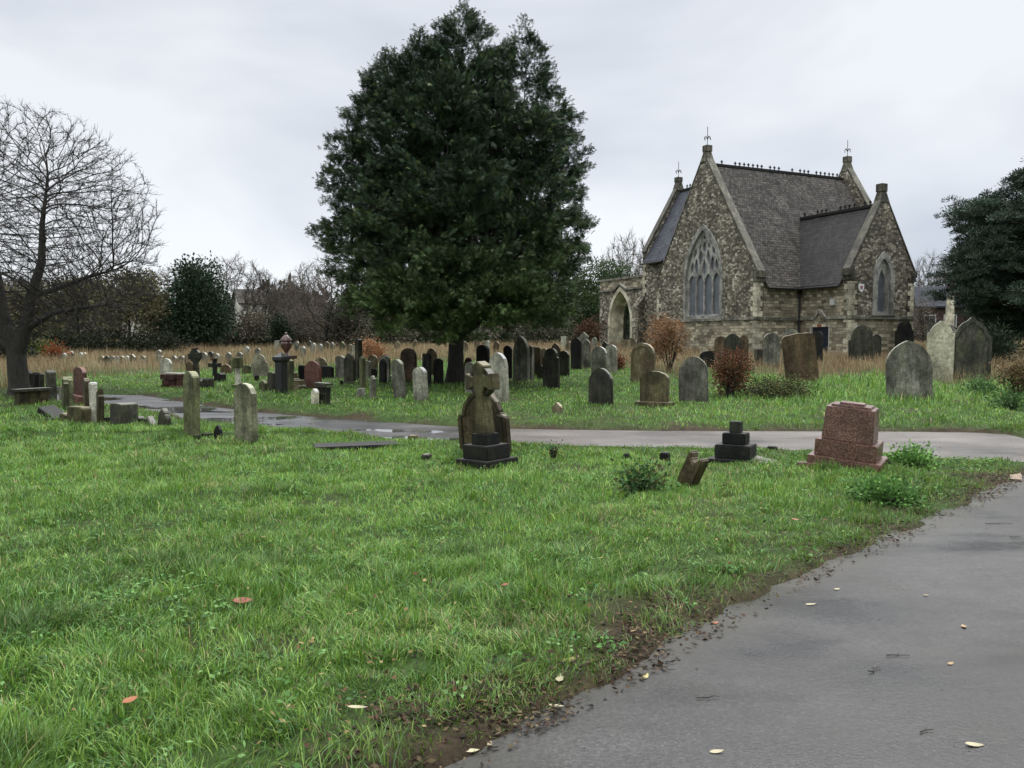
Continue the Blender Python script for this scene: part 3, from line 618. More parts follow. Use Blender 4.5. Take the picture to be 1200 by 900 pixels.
# soil colour where worn, turf elsewhere
near_edge = np.exp(-np.clip(df, 0, 9) / .28)
wear = np.clip(near_edge * 1.1 + (vn(xf, yf, .6, 11) - .62) * 1.6 + (vn(xf, yf, 2.2, 12) - .6) * .7, 0, 1)
tur = np.array([.032, .058, .014]); soil = np.array([.040, .029, .018]); dry = np.array([.13, .095, .045])
c = tur[None] * (1 - wear[:, None]) + soil[None] * wear[:, None]
c *= (.7 + .7 * vn(xf, yf, .09, 13))[:, None]
me = np_mesh('ground', np.stack([xf, yf, zf], 1), idx, np.full(len(idx), 4), c, True)
gb = NB('turf and soil'); a = gb.n('ShaderNodeAttribute', attribute_name='tint'); v = gb.obj(False)
f1 = gb.noise(v, 30, 6, .75); gb.color(gb.mix(.8, a.outputs['Color'], gb.ramp(f1, [(.3, .45), (.7, 1.6)]), 'MULTIPLY')); gb.set(Roughness=.9, Specular_IOR_Level=.15); gb.bump(f1, .8, .02)
go = link('ground', me, gb.m); tag(go, kind='structure')

# ------------------------------------------------------------------ grass
def blade_mesh(name, Pp, h, wd, face, bend, tint, seg=2):
    n = len(Pp); ca, sa = np.cos(face), np.sin(face); V = []
    bd = rng.uniform(-.6, .6, n) + face; bx, by = -np.sin(bd), np.cos(bd)
    for k in range(seg + 1):
        t = k / seg; r = h * bend * t ** 1.8; z = h * t * (1 - .32 * bend * t)
        px = Pp[:, 0] + bx * r; py = Pp[:, 1] + by * r; pz = Pp[:, 2] + z - .005
        if k < seg:
            ww = wd * .5 * (1 - .55 * t)
            V.append(np.stack([px - ca * ww, py - sa * ww, pz], 1)); V.append(np.stack([px + ca * ww, py + sa * ww, pz], 1))
        else: V.append(np.stack([px, py, pz], 1))
    m = 2 * seg + 1; V = np.stack(V, 1).reshape(-1, 3); b0 = (np.arange(n) * m)[:, None]
    loc = []
    tot = []
    for k in range(seg - 1): loc += [2 * k, 2 * k + 1, 2 * k + 3, 2 * k + 2]; tot.append(4)
    loc += [2 * seg - 2, 2 * seg - 1, 2 * seg]; tot.append(3)
    idx = (b0 + np.array(loc)[None]).ravel()
    return np_mesh(name, V, idx, np.tile(tot, n), np.repeat(tint, m, 0))
def frust(n, y0, y1, power, half=.66, extra=.5):
    """random ground points, density ~ Y**-power"""
    u = rng.random(n); q = 2 - power
    y = (y0 ** q + u * (y1 ** q - y0 ** q)) ** (1 / q) if abs(q) > 1e-6 else y0 * (y1 / y0) ** u
    x = rng.uniform(-1, 1, n) * (half * y + extra); return x, y
STARTX = [-200, 0, 60, 120, 200, 290, 350, 400, 440, 500, 560, 650, 700, 755, 790, 840, 870, 930, 985, 1030, 1075, 1110, 1200, 1400]
STARTY = [476, 470, 452, 447, 443, 436, 437, 431, 428, 427, 427, 424, 423, 446, 452, 434, 442, 455, 450, 444, 450, 462, 452, 460]
_sx = np.array(STARTX, float); _sd = np.array([gp(600, q).y for q in STARTY])
def dry_start(x, y):
    px = CX + F * CP * x / np.maximum(y, .1)
    return np.interp(px, _sx, _sd)
def tints(x, y, n, dryness):
    p1 = vn(x, y, 1.9, 21); p2 = vn(x, y, .55, 22); r = rng.random(n)
    A_ = np.array([.064, .150, .020]); B_ = np.array([.180, .335, .045]); C_ = np.array([.33, .48, .11]); D_ = np.array([.48, .39, .20]); E_ = np.array([.19, .37, .13])
    m1 = np.clip(p1 * .6 + p2 * .5 + (r - .5) * .5, 0, 1)[:, None]
    c = A_ * (1 - m1) + B_ * m1
    k = (rng.random(n) < .12 + .28 * np.clip(p2 - .45, 0, 1))[:, None]; c = np.where(k, C_, c)
    k = (rng.random(n) < .16)[:, None]; c = np.where(k, E_, c)
    k = (rng.random(n) < (.035 + dryness))[:, None]; c = np.where(k, D_ * rng.uniform(.5, 1.1, (n, 1)), c)
    return c * rng.uniform(.55, 1.4, (n, 1))
def lawn(name, n, y0, y1, power, h0, h1, wk, seg, far=False):
    x, y = frust(n, y0, y1, power)
    d = pathd(x, y)
    clump = vn(x, y, .15, 31) * .55 + vn(x, y, .5, 32) * .45
    worn = np.exp(-np.clip(d, 0, 9) / .35)
    bare = (vn(x, y, .6, 11) > .80) & (vn(x, y, .17, 15) > .35)
    keep = (d > .0 + rng.random(n) * .05) & (rng.random(n) > worn * np.where(y > 10.5, .08, .36)) & (rng.random(n) < .35 + clump) & ~(bare & (rng.random(n) < .6))
    keep &= ~(((vn(x, y, .28, 16) > .5) & (d < .9)) & (rng.random(n) < .75) & (y < 13))
    if far: keep &= y < dry_start(x, y) + rng.random(n) * 3.5
    x, y, d, clump = x[keep], y[keep], d[keep], clump[keep]; n = len(x)
    big = vn(x, y, 1.3, 33)
    px_ = CX + F * x / y; rank = np.clip((px_ - 830) / 60, 0, 1) * np.clip((y - 17.5) / 2.5, 0, 1) * (.3 + .9 * vn(x, y, .7, 40)); tuf = np.clip((vn(x, y, .38, 39) - .72) * 5, 0, 1); h = rng.uniform(h0, h1, n) * (.4 + 1.0 * clump) * (.7 + .55 * big) * (1 + .75 * tuf) * (1 + 1.3 * rank) * np.clip(.45 + d / .5, .4, 1)
    # tufts combed the same way lie over together
    face = (vn(x, y, .16, 34) + vn(x, y, .5, 35)) * 9 + rng.normal(0, 1.1, n)
    bend = np.clip(.55 + rng.normal(0, .33, n) + .5 * (vn(x, y, .3, 36) - .3), .08, 1.3)
    wd = rng.uniform(.7, 1.3, n) * wk * np.maximum(1, y / 6.5) ** .9
    dr = np.clip(.30 * (vn(x, y, 1.1, 37) - .62) + .12 * (vn(x, y, .4, 38) - .6), 0, .3) * 1.6
    t = tints(x, y, n, dr) * (1 - .45 * tuf * (rng.random(n) < .8))[:, None]
    wornc = np.exp(-np.clip(d, 0, 9) / .7)[:, None]; t = t * (1 - .45 * wornc) + np.array([.075, .085, .03]) * .3 * wornc
    me = blade_mesh(name, np.stack([x, y, gz(x, y, d)], 1), h, wd, face, bend, t, seg)
    o = link(name, me, M_BLADE); tag(o, 'short wet green grass with tufts and bare patches', 'grass', kind='stuff'); return o
lawn('grass', 210000, 2.2, 6.5, 1.35, .035, .115, .0055, 3)
lawn('grass', 250000, 6.5, 14.5, 1.4, .035, .11, .006, 2)
lawn('grass', 220000, 13.5, 60, 1.9, .04, .13, .006, 2, True)
# tall dry grass round the older graves
def dry_field(name, n, y0, y1, power, half=.75):
    x, y = frust(n, y0, y1, power, half, 2); d = pathd(x, y); st = dry_start(x, y)
    edge = (y - st) / 3.0
    keep = (d > .6) & (rng.random(n) < np.clip(edge + .15, 0, 1) * (.15 + 1.1 * vn(x, y, 1.8, 41)))
    # kept clear of the chapel's footprint
    ang = math.atan2(.421, .907); dx, dy = x - .2935 * 51, y - 51; lu = dx * math.cos(ang) + dy * math.sin(ang); lv = -dx * math.sin(ang) + dy * math.cos(ang)
    keep &= ~((lu > -.1) & (lu < 13.3) & (lv > -.1) & (lv < 14)) & ~((lu > 3.4) & (lu < 8.8) & (lv > -4.2) & (lv < .1))
    x, y, d, edge = x[keep], y[keep], d[keep], edge[keep]; n = len(x)
    tall = vn(x, y, 2.0, 42) * .6 + vn(x, y, .6, 43) * .5
    h = rng.uniform(.25, .62, n) * (.4 + .9 * tall) * np.clip(.45 + edge * .6, .35, 1)
    r = rng.random((n, 1)); A_ = np.array([.30, .215, .12]); B_ = np.array([.45, .36, .22]); C_ = np.array([.22, .13, .08]); G_ = np.array([.12, .15, .045])
    t = A_ * (1 - r) + B_ * r; p = vn(x, y, 3.0, 44)[:, None]; t = np.where(rng.random((n, 1)) < np.clip((p - .35) * 1.3, .05, .7), C_, t)
    t = np.where(rng.random((n, 1)) < np.clip(.30 - edge[:, None] * .15, .05, .35), G_, t) * rng.uniform(.6, 1.15, (n, 1))
    bend = np.clip(.3 + rng.normal(0, .22, n), .02, 1.1); face = vn(x, y, 1.5, 45) * 8 + rng.normal(0, .8, n)
    wd = rng.uniform(.6, 1.4, n) * .010 * np.maximum(1, y / 22)
    me = blade_mesh(name, np.stack([x, y, gz(x, y, d)], 1), h, wd, face, bend, t, 2)
    o = link(name, me, M_DRY); tag(o, 'tall bleached dry grass between the older graves', 'dry grass', kind='stuff')
dry_field('dry_grass', 340000, 15, 95, .75)
# ------------------------------------------------------------------ gravestones
def outline(style, hw, h, bot=-.25):
    n = 9; arcp = lambda cx, cz, rx, rz, a0, a1, n=n: [(cx + rx * math.cos(R(a0 + (a1 - a0) * i / n)), cz + rz * math.sin(R(a0 + (a1 - a0) * i / n))) for i in range(n + 1)]
    if style == 'round': r = min(hw, h * .6); t = arcp(0, h - r, hw, r, 0, 180, 14)
    elif style == 'seg': r = hw * .5; t = arcp(0, h - r, hw, r, 0, 180, 14)
    elif style == 'gothic': return arch(hw, bot, h - min(hw * 1.25, h * .7), h, 8)
    elif style == 'lance': return arch(hw, bot, h - min(hw * 1.9, h * .7), h, 8)
    elif style == 'shoulder':
        s = h - hw * 1.02; t = [(hw, s - .12 * hw)] + arcp(hw, s + .1 * hw, .2 * hw, .22 * hw, 270, 180, 3) + arcp(0, h - .72 * hw, .74 * hw, .72 * hw, 10, 170, 12) + arcp(-hw, s + .1 * hw, .2 * hw, .22 * hw, 360, 270, 3) + [(-hw, s - .12 * hw)]
    elif style == 'ogee':
        s = h - hw * 1.15; t = [(hw, s), (hw * .98, s + .14 * hw), (hw * .8, s + .22 * hw), (hw * .78, s + .34 * hw), (hw * .66, s + .62 * hw), (hw * .46, s + .83 * hw), (hw * .25, s + .97 * hw), (.07 * hw, h)]
        t += [(-a, b) for a, b in t[::-1]]
    elif style == 'gable': t = [(hw, h - hw * .9), (0, h), (-hw, h - hw * .9)]
    elif style == 'cam': r = hw * .28; t = arcp(hw - r, h - r - .06 * hw, r, r, 0, 80, 5) + [(0, h)] + arcp(-hw + r, h - r - .06 * hw, r, r, 100, 180, 5)
    elif style == 'scroll': t = [(hw, h * .86), (hw * .9, h), (hw * .62, h * .99), (hw * .42, h * .84), (0, h * .78), (-hw * .42, h * .84), (-hw * .62, h * .99), (-hw * .9, h), (-hw, h * .86)]
    elif style == 'broken': t = [(hw, h * .8), (hw * .55, h * .86), (hw * .2, h), (-hw * .3, h * .93), (-hw, h * .97)]
    else: t = [(hw, h - .03), (hw - .03, h), (-hw + .03, h), (-hw, h - .03)]
    return [(-hw, bot), (hw, bot)] + t
stones = []
def solve(px, by, wpx, ty, psi, th):
    p = gp(px, by); s = F / p.y * CP
    h = max(.1, zat(ty, p.y) - p.z); app = wpx / s
    view = math.atan2(p.x, p.y)                      # bearing of the stone
    a = R(psi) + view
    w_ = max(.16, (app - th * abs(math.sin(a))) / max(.35, abs(math.cos(a))))
    return p, w_, h
def put(o, p, psi, lean=(0, 0)):
    o.location = p; o.rotation_euler = (R(lean[0]), R(lean[1]), R(psi))
def hs(px, by, wpx, ty, style, mat, label, psi=-28, lean=(0, 0), th=None, plinth=0, cat='headstone', group=None, name='headstone', rough=0, panel=0):
    """headstone seen at pixel px, foot at by, apparent width wpx, top at ty"""
    t = th or rng.uniform(.085, .12)
    p, w_, h = solve(px, by, wpx, ty, psi, t)
    m = MB(); pts = outline(style, w_ / 2, h)
    if rough:
        r = random.Random(int(px * 7)); pts = [(a + r.uniform(-1, 1) * rough, b + (r.uniform(-1, 1) * rough if b > .1 else 0)) for a, b in pts]
    m.plate(pts, [], th=t, O=(0, -t / 2, 0))
    if p.y < 36 and not rough: m = MB(); r = random.Random(int(px * 7)); pts = [(a + r.uniform(-1, 1) * .006, b + (r.uniform(-1, 1) * .006 if b > .1 else 0)) for a, b in pts]; m.plate(pts, [], th=t, O=(0, -t / 2, 0))
    if plinth or panel:
        root = empty(name); m.build('slab', S[mat], root, bevel=.012)
        if plinth:
            q = MB().box(-w_ / 2 - .08, w_ / 2 + .08, -t / 2 - .11, t / 2 + .11, -.25, plinth, .0); q.build('plinth', S[mat], root, bevel=.015)
        if panel:
            ins = outline(style, w_ / 2 * .84, h * .93, plinth + .12)
            MB().plate(ins, [[(a * .93, b * .965 + .01) for a, b in ins]], th=.02, O=(0, -t / 2 - .012, 0)).build('moulding', S[mat], root)
        o = root
    else:
        o = m.build(name, S[mat], bevel=.012 if p.y < 60 else 0)
    put(o, p, psi, lean); tag(o, label, cat, group); stones.append(o); return o
def block(px, by, wpx, ty, mat, label, psi=-28, depth=None, lean=(0, 0), cat='stone block', name='stone_block', taper=0.):
    p, w_, h = solve(px, by, wpx, ty, psi, 0); d = depth or w_
    w_ = max(.08, (wpx / (F / p.y) - d * abs(math.sin(R(psi) + math.atan2(p.x, p.y)))) / max(.3, math.cos(R(psi) + math.atan2(p.x, p.y))))
    o = MB().box(-w_ / 2, w_ / 2, -d / 2, d / 2, -.2, h, taper).build(name, S[mat], bevel=.012); put(o, p, psi, lean); tag(o, label, cat); return o
def cross_pts(hw, h, arm, z0=0., az=None, flare=1.3, kink=0):
    """Latin or Celtic cross outline with flared ends: shaft half-width hw, arm half-span arm"""
    az = az or h - arm; f = hw * flare
    return [(-hw * 1.25, z0), (hw * 1.25, z0), (hw, az - hw * 1.3), (hw * 1.35, az - hw), (arm, az - f), (arm, az + f), (hw * 1.35, az + hw), (hw, az + hw * 1.3), (f, h), (-f, h), (-hw, az + hw * 1.3), (-hw * 1.35, az + hw), (-arm, az + f), (-arm, az - f), (-hw * 1.35, az - hw), (-hw, az - hw * 1.3)]
def ring_mesh(m, r0, r1, az, th, y0):
    outer = [(r1 * math.cos(R(a)), az + r1 * math.sin(R(a))) for a in range(0, 360, 15)]; inner = [(r0 * math.cos(R(a)), az + r0 * math.sin(R(a))) for a in range(0, 360, 15)]
    m.plate(outer, [inner], th=th, O=(0, y0, 0))
def crossstone(px, by, ty, mat, label, psi=-28, lean=(0, 0), arm=.28, hw=.09, th=.13, ring=False, steps=0, smat=None, cat='cross'):
    p, _, h = solve(px, by, 10, ty, psi, 0); root = empty('stone_cross'); z = 0
    for i in range(steps):
        q = .17 + .1 * (steps - i); MB().box(-q - hw, q + hw, -q, q, -.2 if i == 0 else z, z + .13).build('step', S[smat or mat], root, bevel=.012); z += .13
    m = MB(); m.plate(cross_pts(hw, h, arm, z - (.2 if not steps else 0), None), [], th=th, O=(0, -th / 2, 0)); m.build('cross_shaft', S[mat], root, bevel=.012)
    if ring:
        m = MB(); ring_mesh(m, arm * .62, arm * .84, h - arm, th * .7, -th * .35); m.build('wheel_ring', S[mat], root)
    put(root, p, psi, lean); tag(root, label, cat); return root
H = hs
# --- beside the crossing paths, near grass
def pink_monument():
    root = empty('pedestal_monument'); s = 1.0; g = S['pink']
    MB().box(-.46, .46, -.30, .30, -.2, .19).build('lower_step', g, root, bevel=.008)
    MB().box(-.39, .39, -.24, .24, .193, .40).build('upper_step', g, root, bevel=.008)
    MB().box(-.325, .325, -.19, .19, .405, .82, .022).build('pedestal', g, root, bevel=.006)
    MB().box(-.25, .25, -.125, .125, .822, .848, .004).build('cap_slab', g, root, bevel=.004)
    MB().box(-.155, .155, -.08, .08, .85, .874, .004).build('cap_slab', g, root, bevel=.004)
    root.location = gp(992, 551); root.rotation_euler = (R(4.5), R(5), R(-33)); root.scale = (.92, .92, .98)
    tag(root, 'stepped pink granite pedestal between the two paths', 'monument')
pink_monument()
block(946, 551, 26, 546, 'pink', 'thin broken pink granite slab lying in grass beside the stepped pink pedestal', -31, .2, cat='slab', name='granite_slab')
def centre_cross():
    root = empty('stone_cross'); g = S['granite']; g = S['black']
    MB().box(-.335, .335, -.27, .27, -.2, .155).build('step', g, root, bevel=.01)
    MB().box(-.26, .26, -.20, .20, .157, .36).build('step', g, root, bevel=.01)
    MB().box(-.16, .16, -.125, .125, .362, .52, .008).build('step', g, root, bevel=.01)
    m = MB(); m.plate([(-.125, .52), (.125, .52), (.07, 1.12), (.10, 1.15), (.12, 1.20), (.21, 1.16), (.27, 1.15), (.28, 1.27), (.27, 1.39), (.21, 1.38), (.12, 1.34), (.10, 1.38), (.12, 1.50), (.0, 1.57), (-.12, 1.50), (-.10, 1.38), (-.12, 1.34), (-.21, 1.38), (-.27, 1.39), (-.28, 1.27), (-.27, 1.15), (-.21, 1.16), (-.12, 1.20), (-.10, 1.15), (-.07, 1.12)], [], th=.15, O=(0, -.075, 0))
    sh = m.build('cross_shaft', S['olive'], root, bevel=.014)
    m = MB(); ring_mesh(m, .185, .225, 1.27, .10, -.05); m.build('wheel_ring', S['dark'], sh)
    root.location = gp(571, 549); root.rotation_euler = (R(2.5), R(-2), R(-48)); root.scale = (.94, .94, .865)
    tag(root, 'weathered wheel cross leaning on three black steps, tallest monument on the near grass', 'cross')
centre_cross()
H(569, 531, 62, 452, 'ogee', 'umber', 'dark brown shaped headstone standing directly behind the wheel cross', -35, (3, -3), panel=1)
def black_base():
    root = empty('cross_base'); g = S['black']
    MB().box(-.33, .33, -.26, .26, -.2, .10).build('step', g, root, bevel=.01); MB().box(-.235, .235, -.2, .2, .102, .29).build('step', g, root, bevel=.01)
    MB().box(-.155, .155, -.13, .13, .292, .445).build('step', g, root, bevel=.01); MB().box(-.075, .075, -.07, .07, .447, .60).build('stump', g, root, bevel=.008)
    root.location = gp(862, 545); root.rotation_euler = (0, 0, R(-30)); root.scale = (.95, .95, .95); tag(root, 'black stepped base of a broken cross beside the pinkish path', 'monument base')
black_base()
o = MB().box(-.24, .24, -.17, .17, -.05, .055).build('fallen_slab', S['dark'], bevel=.01); put(o, gp(893, 547) + Vector((0, 0, .03)), -30, (6, 10)); tag(o, 'tipped dark kerb slab lying against the black stepped cross base', 'slab')
H(803, 571, 26, 526, 'scroll', 'umber', 'small scroll topped stone leaning hard over in the near grass', -52, (0, 27), th=.13)
block(779, 545, 13, 530, 'black', 'small black stump stone beside the leaning scroll topped stone', -28, .14)
block(734, 543, 12, 531, 'black', 'squat black grave marker in grass by the sprouting weeds', -28, .14, taper=.015)
block(500, 541, 14, 532, 'dark', 'small dark cube stone in the near grass beside the wheel cross', -24, .14)
block(484, 518, 11, 510, 'olive', 'small mossy stump stone on the grass edge of the puddled path', -20, .12, taper=-.01)
block(905, 531, 12, 524, 'black', 'little black stone at the path edge beside the stepped pink pedestal', -20, .12)
o = MB().box(-.62, .62, -.17, .17, -.1, .09).build('fallen_slab', S['black'], bevel=.015); put(o, gp(418, 527), 18, (4, 0)); tag(o, 'long dark kerb slab lying flat in grass by the puddled path', 'slab')
# --- group on the near lawn by the puddled path
H(225, 515, 19, 435, 'round', 'green', 'tall narrow algae green headstone with rounded top by the puddled path', -40, (0, 1), th=.13)
H(289, 521, 27, 449, 'round', 'washed', 'pale green streaked headstone with blackened foot by the puddled path', -32, (0, -1.5), th=.11)
H(256, 517, 10, 498, 'lance', 'black', 'tiny pointed black marker between the two green streaked headstones', -30, th=.06)
block(243, 515, 14, 508, 'black', 'low black footstone beside the tall algae green headstone', -30, .14)
block(231, 518, 10, 510, 'black', 'tiny black cube stone at the foot of the tall algae green headstone', -30, .1)
block(269, 513, 30, 510, 'dark', 'thin dark kerb stone leading to the pale green streaked headstone', -20, .1, cat='kerb stone', name='kerb_stone')
block(311, 509, 24, 506.5, 'dark', 'thin dark kerb stone running away behind the pale green streaked headstone', -20, .1, cat='kerb stone', name='kerb_stone')
H(193, 507, 15, 478, 'lance', 'dark', 'small pointed dark headstone beside the tall algae green headstone', -35, panel=0)
H(177, 505, 16, 487, 'gable', 'dark', 'small gabled dark stone leaning beside the small pointed headstone', -48, (0, -6), th=.11)
H(164, 501, 9, 487, 'broken', 'dark', 'broken dark stub beside the broad barrel topped stone', -30, th=.14)
block(185, 508, 8, 501, 'black', 'tiny pale capped block below the small pointed headstone', -30, .1)
block(152, 513, 9, 503, 'black', 'single squat block in front of the broad barrel topped stone', -30, .11)
H(146, 503, 30, 472, 'cam', 'dark', 'broad dark barrel topped stone on the near lawn', -30, (0, 0), th=.34, name='tomb_stone', cat='tomb')
block(126, 501, 14, 489, 'black', 'low black block beside the broad barrel topped stone', -30, .2)
H(118, 502, 7, 455, 'broken', 'olive', 'rough dark upright stone next to the pale leaning headstone', -48, (0, 2), rough=.02)
H(111, 500, 11, 448, 'flat', 'pale', 'thin pale headstone leaning at the end of the crowded row', -54, (0, -6), th=.13)
H(103, 499, 9, 443, 'round', 'olive', 'thin brown green headstone edge beside the pale leaning headstone', -52, (0, -2), th=.1)
H(94, 478, 14, 430, 'seg', 'red', 'dull red headstone standing on a stump in the crowded row', -40, (0, 3), plinth=.3)
H(83, 482, 8, 441, 'lance', 'green', 'thin green and white streaked headstone behind the dull red one', -50, (0, -3))
H(77, 486, 9, 441, 'lance', 'green', 'thin pointed algae green headstone beside the dull red one', -50, (0, 2))
H(93, 501, 26, 476, 'flat', 'olive', 'low wide mossy stone in front of the crowded row', -25, (0, 0), th=.2, name='low_tomb', cat='tomb')
H(78, 499, 12, 484, 'flat', 'olive', 'small mossy block end of the low wide stone', -25, th=.2, name='low_tomb', cat='tomb')
o = MB().box(-.32, .32, -.16, .16, -.06, .07).build('fallen_slab', S['black'], bevel=.01); put(o, gp(64, 494) + Vector((0, 0, .13)), -30, (6, 20)); tag(o, 'tipped dark slab propped on rubble at the end of the crowded row', 'slab')
block(60, 498, 16, 490, 'black', 'black rubble block under the tipped dark slab', -20, .2)
H(61, 472, 10, 433, 'gable', 'dark', 'tall dark stone with one sloping side behind the fallen slab', -42, (0, -4), th=.2)
H(73, 470, 5, 452, 'flat', 'pale', 'short pale post stone beside the tall sloping dark stone', -40)
block(70, 461, 11, 453, 'pale', 'pale flat topped block beside the tall sloping dark stone', -30, .4)
H(48, 462, 8, 437, 'flat', 'dark', 'squared dark headstone behind the low ledger tomb near the bare tree', -35)
H(42, 463, 7, 436, 'gothic', 'black', 'narrow pointed black headstone behind the low ledger tomb', -35)
H(35, 464, 8, 434, 'gothic', 'dark', 'dark pointed headstone next to the trunk of the bare tree', -35)
t_ = empty('ledger_tomb'); p0, w0, h0 = solve(38, 478, 28, 455, -20, .6)
MB().box(-w0 / 2, w0 / 2, -.4, .4, -.2, h0 - .07).build('tomb_chest', S['olive'], t_, bevel=.01); MB().box(-w0 / 2 - .06, w0 / 2 + .06, -.46, .46, h0 - .068, h0).build('ledger', S['dark'], t_, bevel=.01)
put(t_, p0, -20); tag(t_, 'low mossy chest tomb with flat ledger at the foot of the bare tree', 'tomb')
H(52, 474, 6, 458, 'flat', 'black', 'small black slab leaning on the low ledger tomb', -40, (0, 8))
# --- verge beyond the path, left of the dark evergreen
def rubble(px, by, w_, ty, mat, label, n=9, name='rubble_tomb', cat='tomb', capm='pale'):
    p, ww, h = solve(px, by, w_, ty, -20, 0); root = empty(name); r = random.Random(int(px)); m = MB(); c_ = MB()
    for i in range(n):
        x = (i % 3 - 1) * ww / 3 + r.uniform(-.04, .04); z = (i // 3) * h / 3.2
        m.box(x - ww / 6.5, x + ww / 6.5, -.25 + r.uniform(-.05, .05), .25, z - (.15 if z == 0 else 0), z + h / 3.4)
        if i // 3 == 2 or r.random() < .25: c_.box(x - ww / 7, x + ww / 6, -.2, .2, z + h / 3.4 + .002, z + h / 3.4 + .04)
    m.build('brick_chest', S[mat], root, bevel=.012); c_.build('broken_slab', S[capm], root, bevel=.008); put(root, p, -20); tag(root, label, cat)
rubble(208, 457, 24, 437, 'red', 'collapsed red brick tomb with broken white slabs beside the puddled path')
H(195, 443, 14, 420, 'round', 'pale', 'pale round topped headstone behind the collapsed red brick tomb', -20)
crossstone(231, 446, 408, 'dark', 'tall dark ringed cross above the round brown headstone', -20, (0, -4), .27, .08, ring=True)
H(223, 446, 10, 424, 'round', 'brown', 'round brown headstone beside the tall dark ringed cross', -20)
H(242, 458, 18, 443, 'scroll', 'dark', 'low dark curved tomb end beside the tall dark ringed cross', -15, th=.5, name='tomb_stone', cat='tomb')
crossstone(252, 444, 420, 'black', 'small cross with dark arms in the dry grass beyond the path', -15, (0, 0), .24, .06)
H(258, 451, 14, 437, 'seg', 'black', 'rounded black mound like stone below the small dark armed cross', -15, th=.3)
def column(px, by, ty, label):
    p, _, h = solve(px, by, 8, ty, 0, 0); root = empty('broken_column')
    MB().box(-.16, .16, -.16, .16, -.2, .16).build('base', S['green'], root, bevel=.015); m = MB(); m.lathe([(.11, .16), (.085, .22), (.08, h - .3)], 14); m.build('shaft', S['pale'], root, smooth=True)
    MB().box(-.12, .12, -.12, .12, h - .3, h, .0).build('capital', S['green'], root, bevel=.02); put(root, p, -20); tag(root, label, 'column')
column(279, 457, 419, 'pale broken column with mossy capital beyond the puddled path')
H(265, 441, 13, 427, 'round', 'brown', 'low brown rounded stone behind the pale broken column', -10)
H(289, 442, 11, 428, 'flat', 'green', 'low flat green stone on the far side of the pale broken column', -10)
H(272, 439, 8, 421, 'shoulder', 'green', 'green shouldered stone hidden behind the broken column', -10)
H(307, 444, 19, 415, 'shoulder', 'cream', 'cream shouldered headstone tilted in the dry grass', 4, (0, -8))
block(301, 452, 9, 440, 'black', 'small black pedestal stone below the tilted cream headstone', -20, .25, taper=.03)
H(309, 463, 11, 445, 'gable', 'green', 'grey green gabled stone beside the black granite pillar', -20, th=.15)
H(319, 463, 10, 436, 'flat', 'dark', 'dark square topped stone beside the black granite pillar', -20, th=.2)
def pillar():
    p, _, h = solve(330, 466, 14, 413, 0, 0); root = empty('granite_pillar'); g = S['granite']
    MB().box(-.2, .2, -.2, .2, -.2, .12).build('base', g, root, bevel=.01); MB().box(-.115, .115, -.115, .115, .122, h - .26, .0).build('shaft', g, root, bevel=.01)
    c_ = MB(); c_.box(-.16, .16, -.16, .16, h - .2, h - .12); c_.add([(-.115, -.115, h - .26), (.115, -.115, h - .26), (.115, .115, h - .26), (-.115, .115, h - .26), (-.16, -.16, h - .2), (.16, -.16, h - .2), (.16, .16, h - .2), (-.16, .16, h - .2)], [(0, 1, 5, 4), (1, 2, 6, 5), (2, 3, 7, 6), (3, 0, 4, 7)])
    c_.add([(-.16, -.16, h - .12), (.16, -.16, h - .12), (.16, .16, h - .12), (-.16, .16, h - .12), (0, 0, h)], [(0, 1, 4), (1, 2, 4), (2, 3, 4), (3, 0, 4)]); c_.build('capital', g, root)
    put(root, p, -25); tag(root, 'tall polished black granite pillar with pointed cap', 'pillar')
pillar()
H(340, 463, 8, 421, 'round', 'green', 'narrow grey green headstone pressed behind the black granite pillar', -25, th=.15)
def urn():
    p, _, h = solve(336, 452, 16, 389, 0, 0); root = empty('urn_monument'); g = S['urn']
    MB().box(-.33, .33, -.33, .33, -.2, .2).build('base', g, root, bevel=.01); MB().box(-.25, .25, -.25, .25, .2, h - .85, .03).build('pedestal', g, root, bevel=.01)
    MB().box(-.32, .32, -.32, .32, h - .85, h - .74).build('cornice', g, root, bevel=.02)
    m = MB(); m.lathe([(.14, h - .74), (.07, h - .66), (.08, h - .62), (.2, h - .5), (.23, h - .36), (.19, h - .3), (.24, h - .27), (.22, h - .22), (.1, h - .12), (.04, h - .08), (.06, h - .04), (.0, h)], 18); m.build('urn', g, root, smooth=True)
    put(root, p, -25); root.scale = (.75, .75, 1); tag(root, 'pinkish brown granite urn on a tall pedestal behind the black pillar', 'monument')
urn()
rubble(346, 460, 14, 436, 'tan', 'heap of broken tan stone beside the black granite pillar', 7, 'broken_tomb', 'tomb')
H(367, 458, 20, 423, 'round', 'red', 'smooth red headstone with rounded top above the latticed black box', -30, (0, 0), panel=0)
H(354, 452, 9, 428, 'flat', 'black', 'short black headstone behind the smooth red rounded one', -30)
H(383, 447, 17, 429, 'flat', 'black', 'wide polished black tablet beside the smooth red headstone', -15, th=.2, plinth=.12)
H(376, 440, 15, 419, 'round', 'tan', 'tan arched headstone seen above the wide polished black tablet', -10)
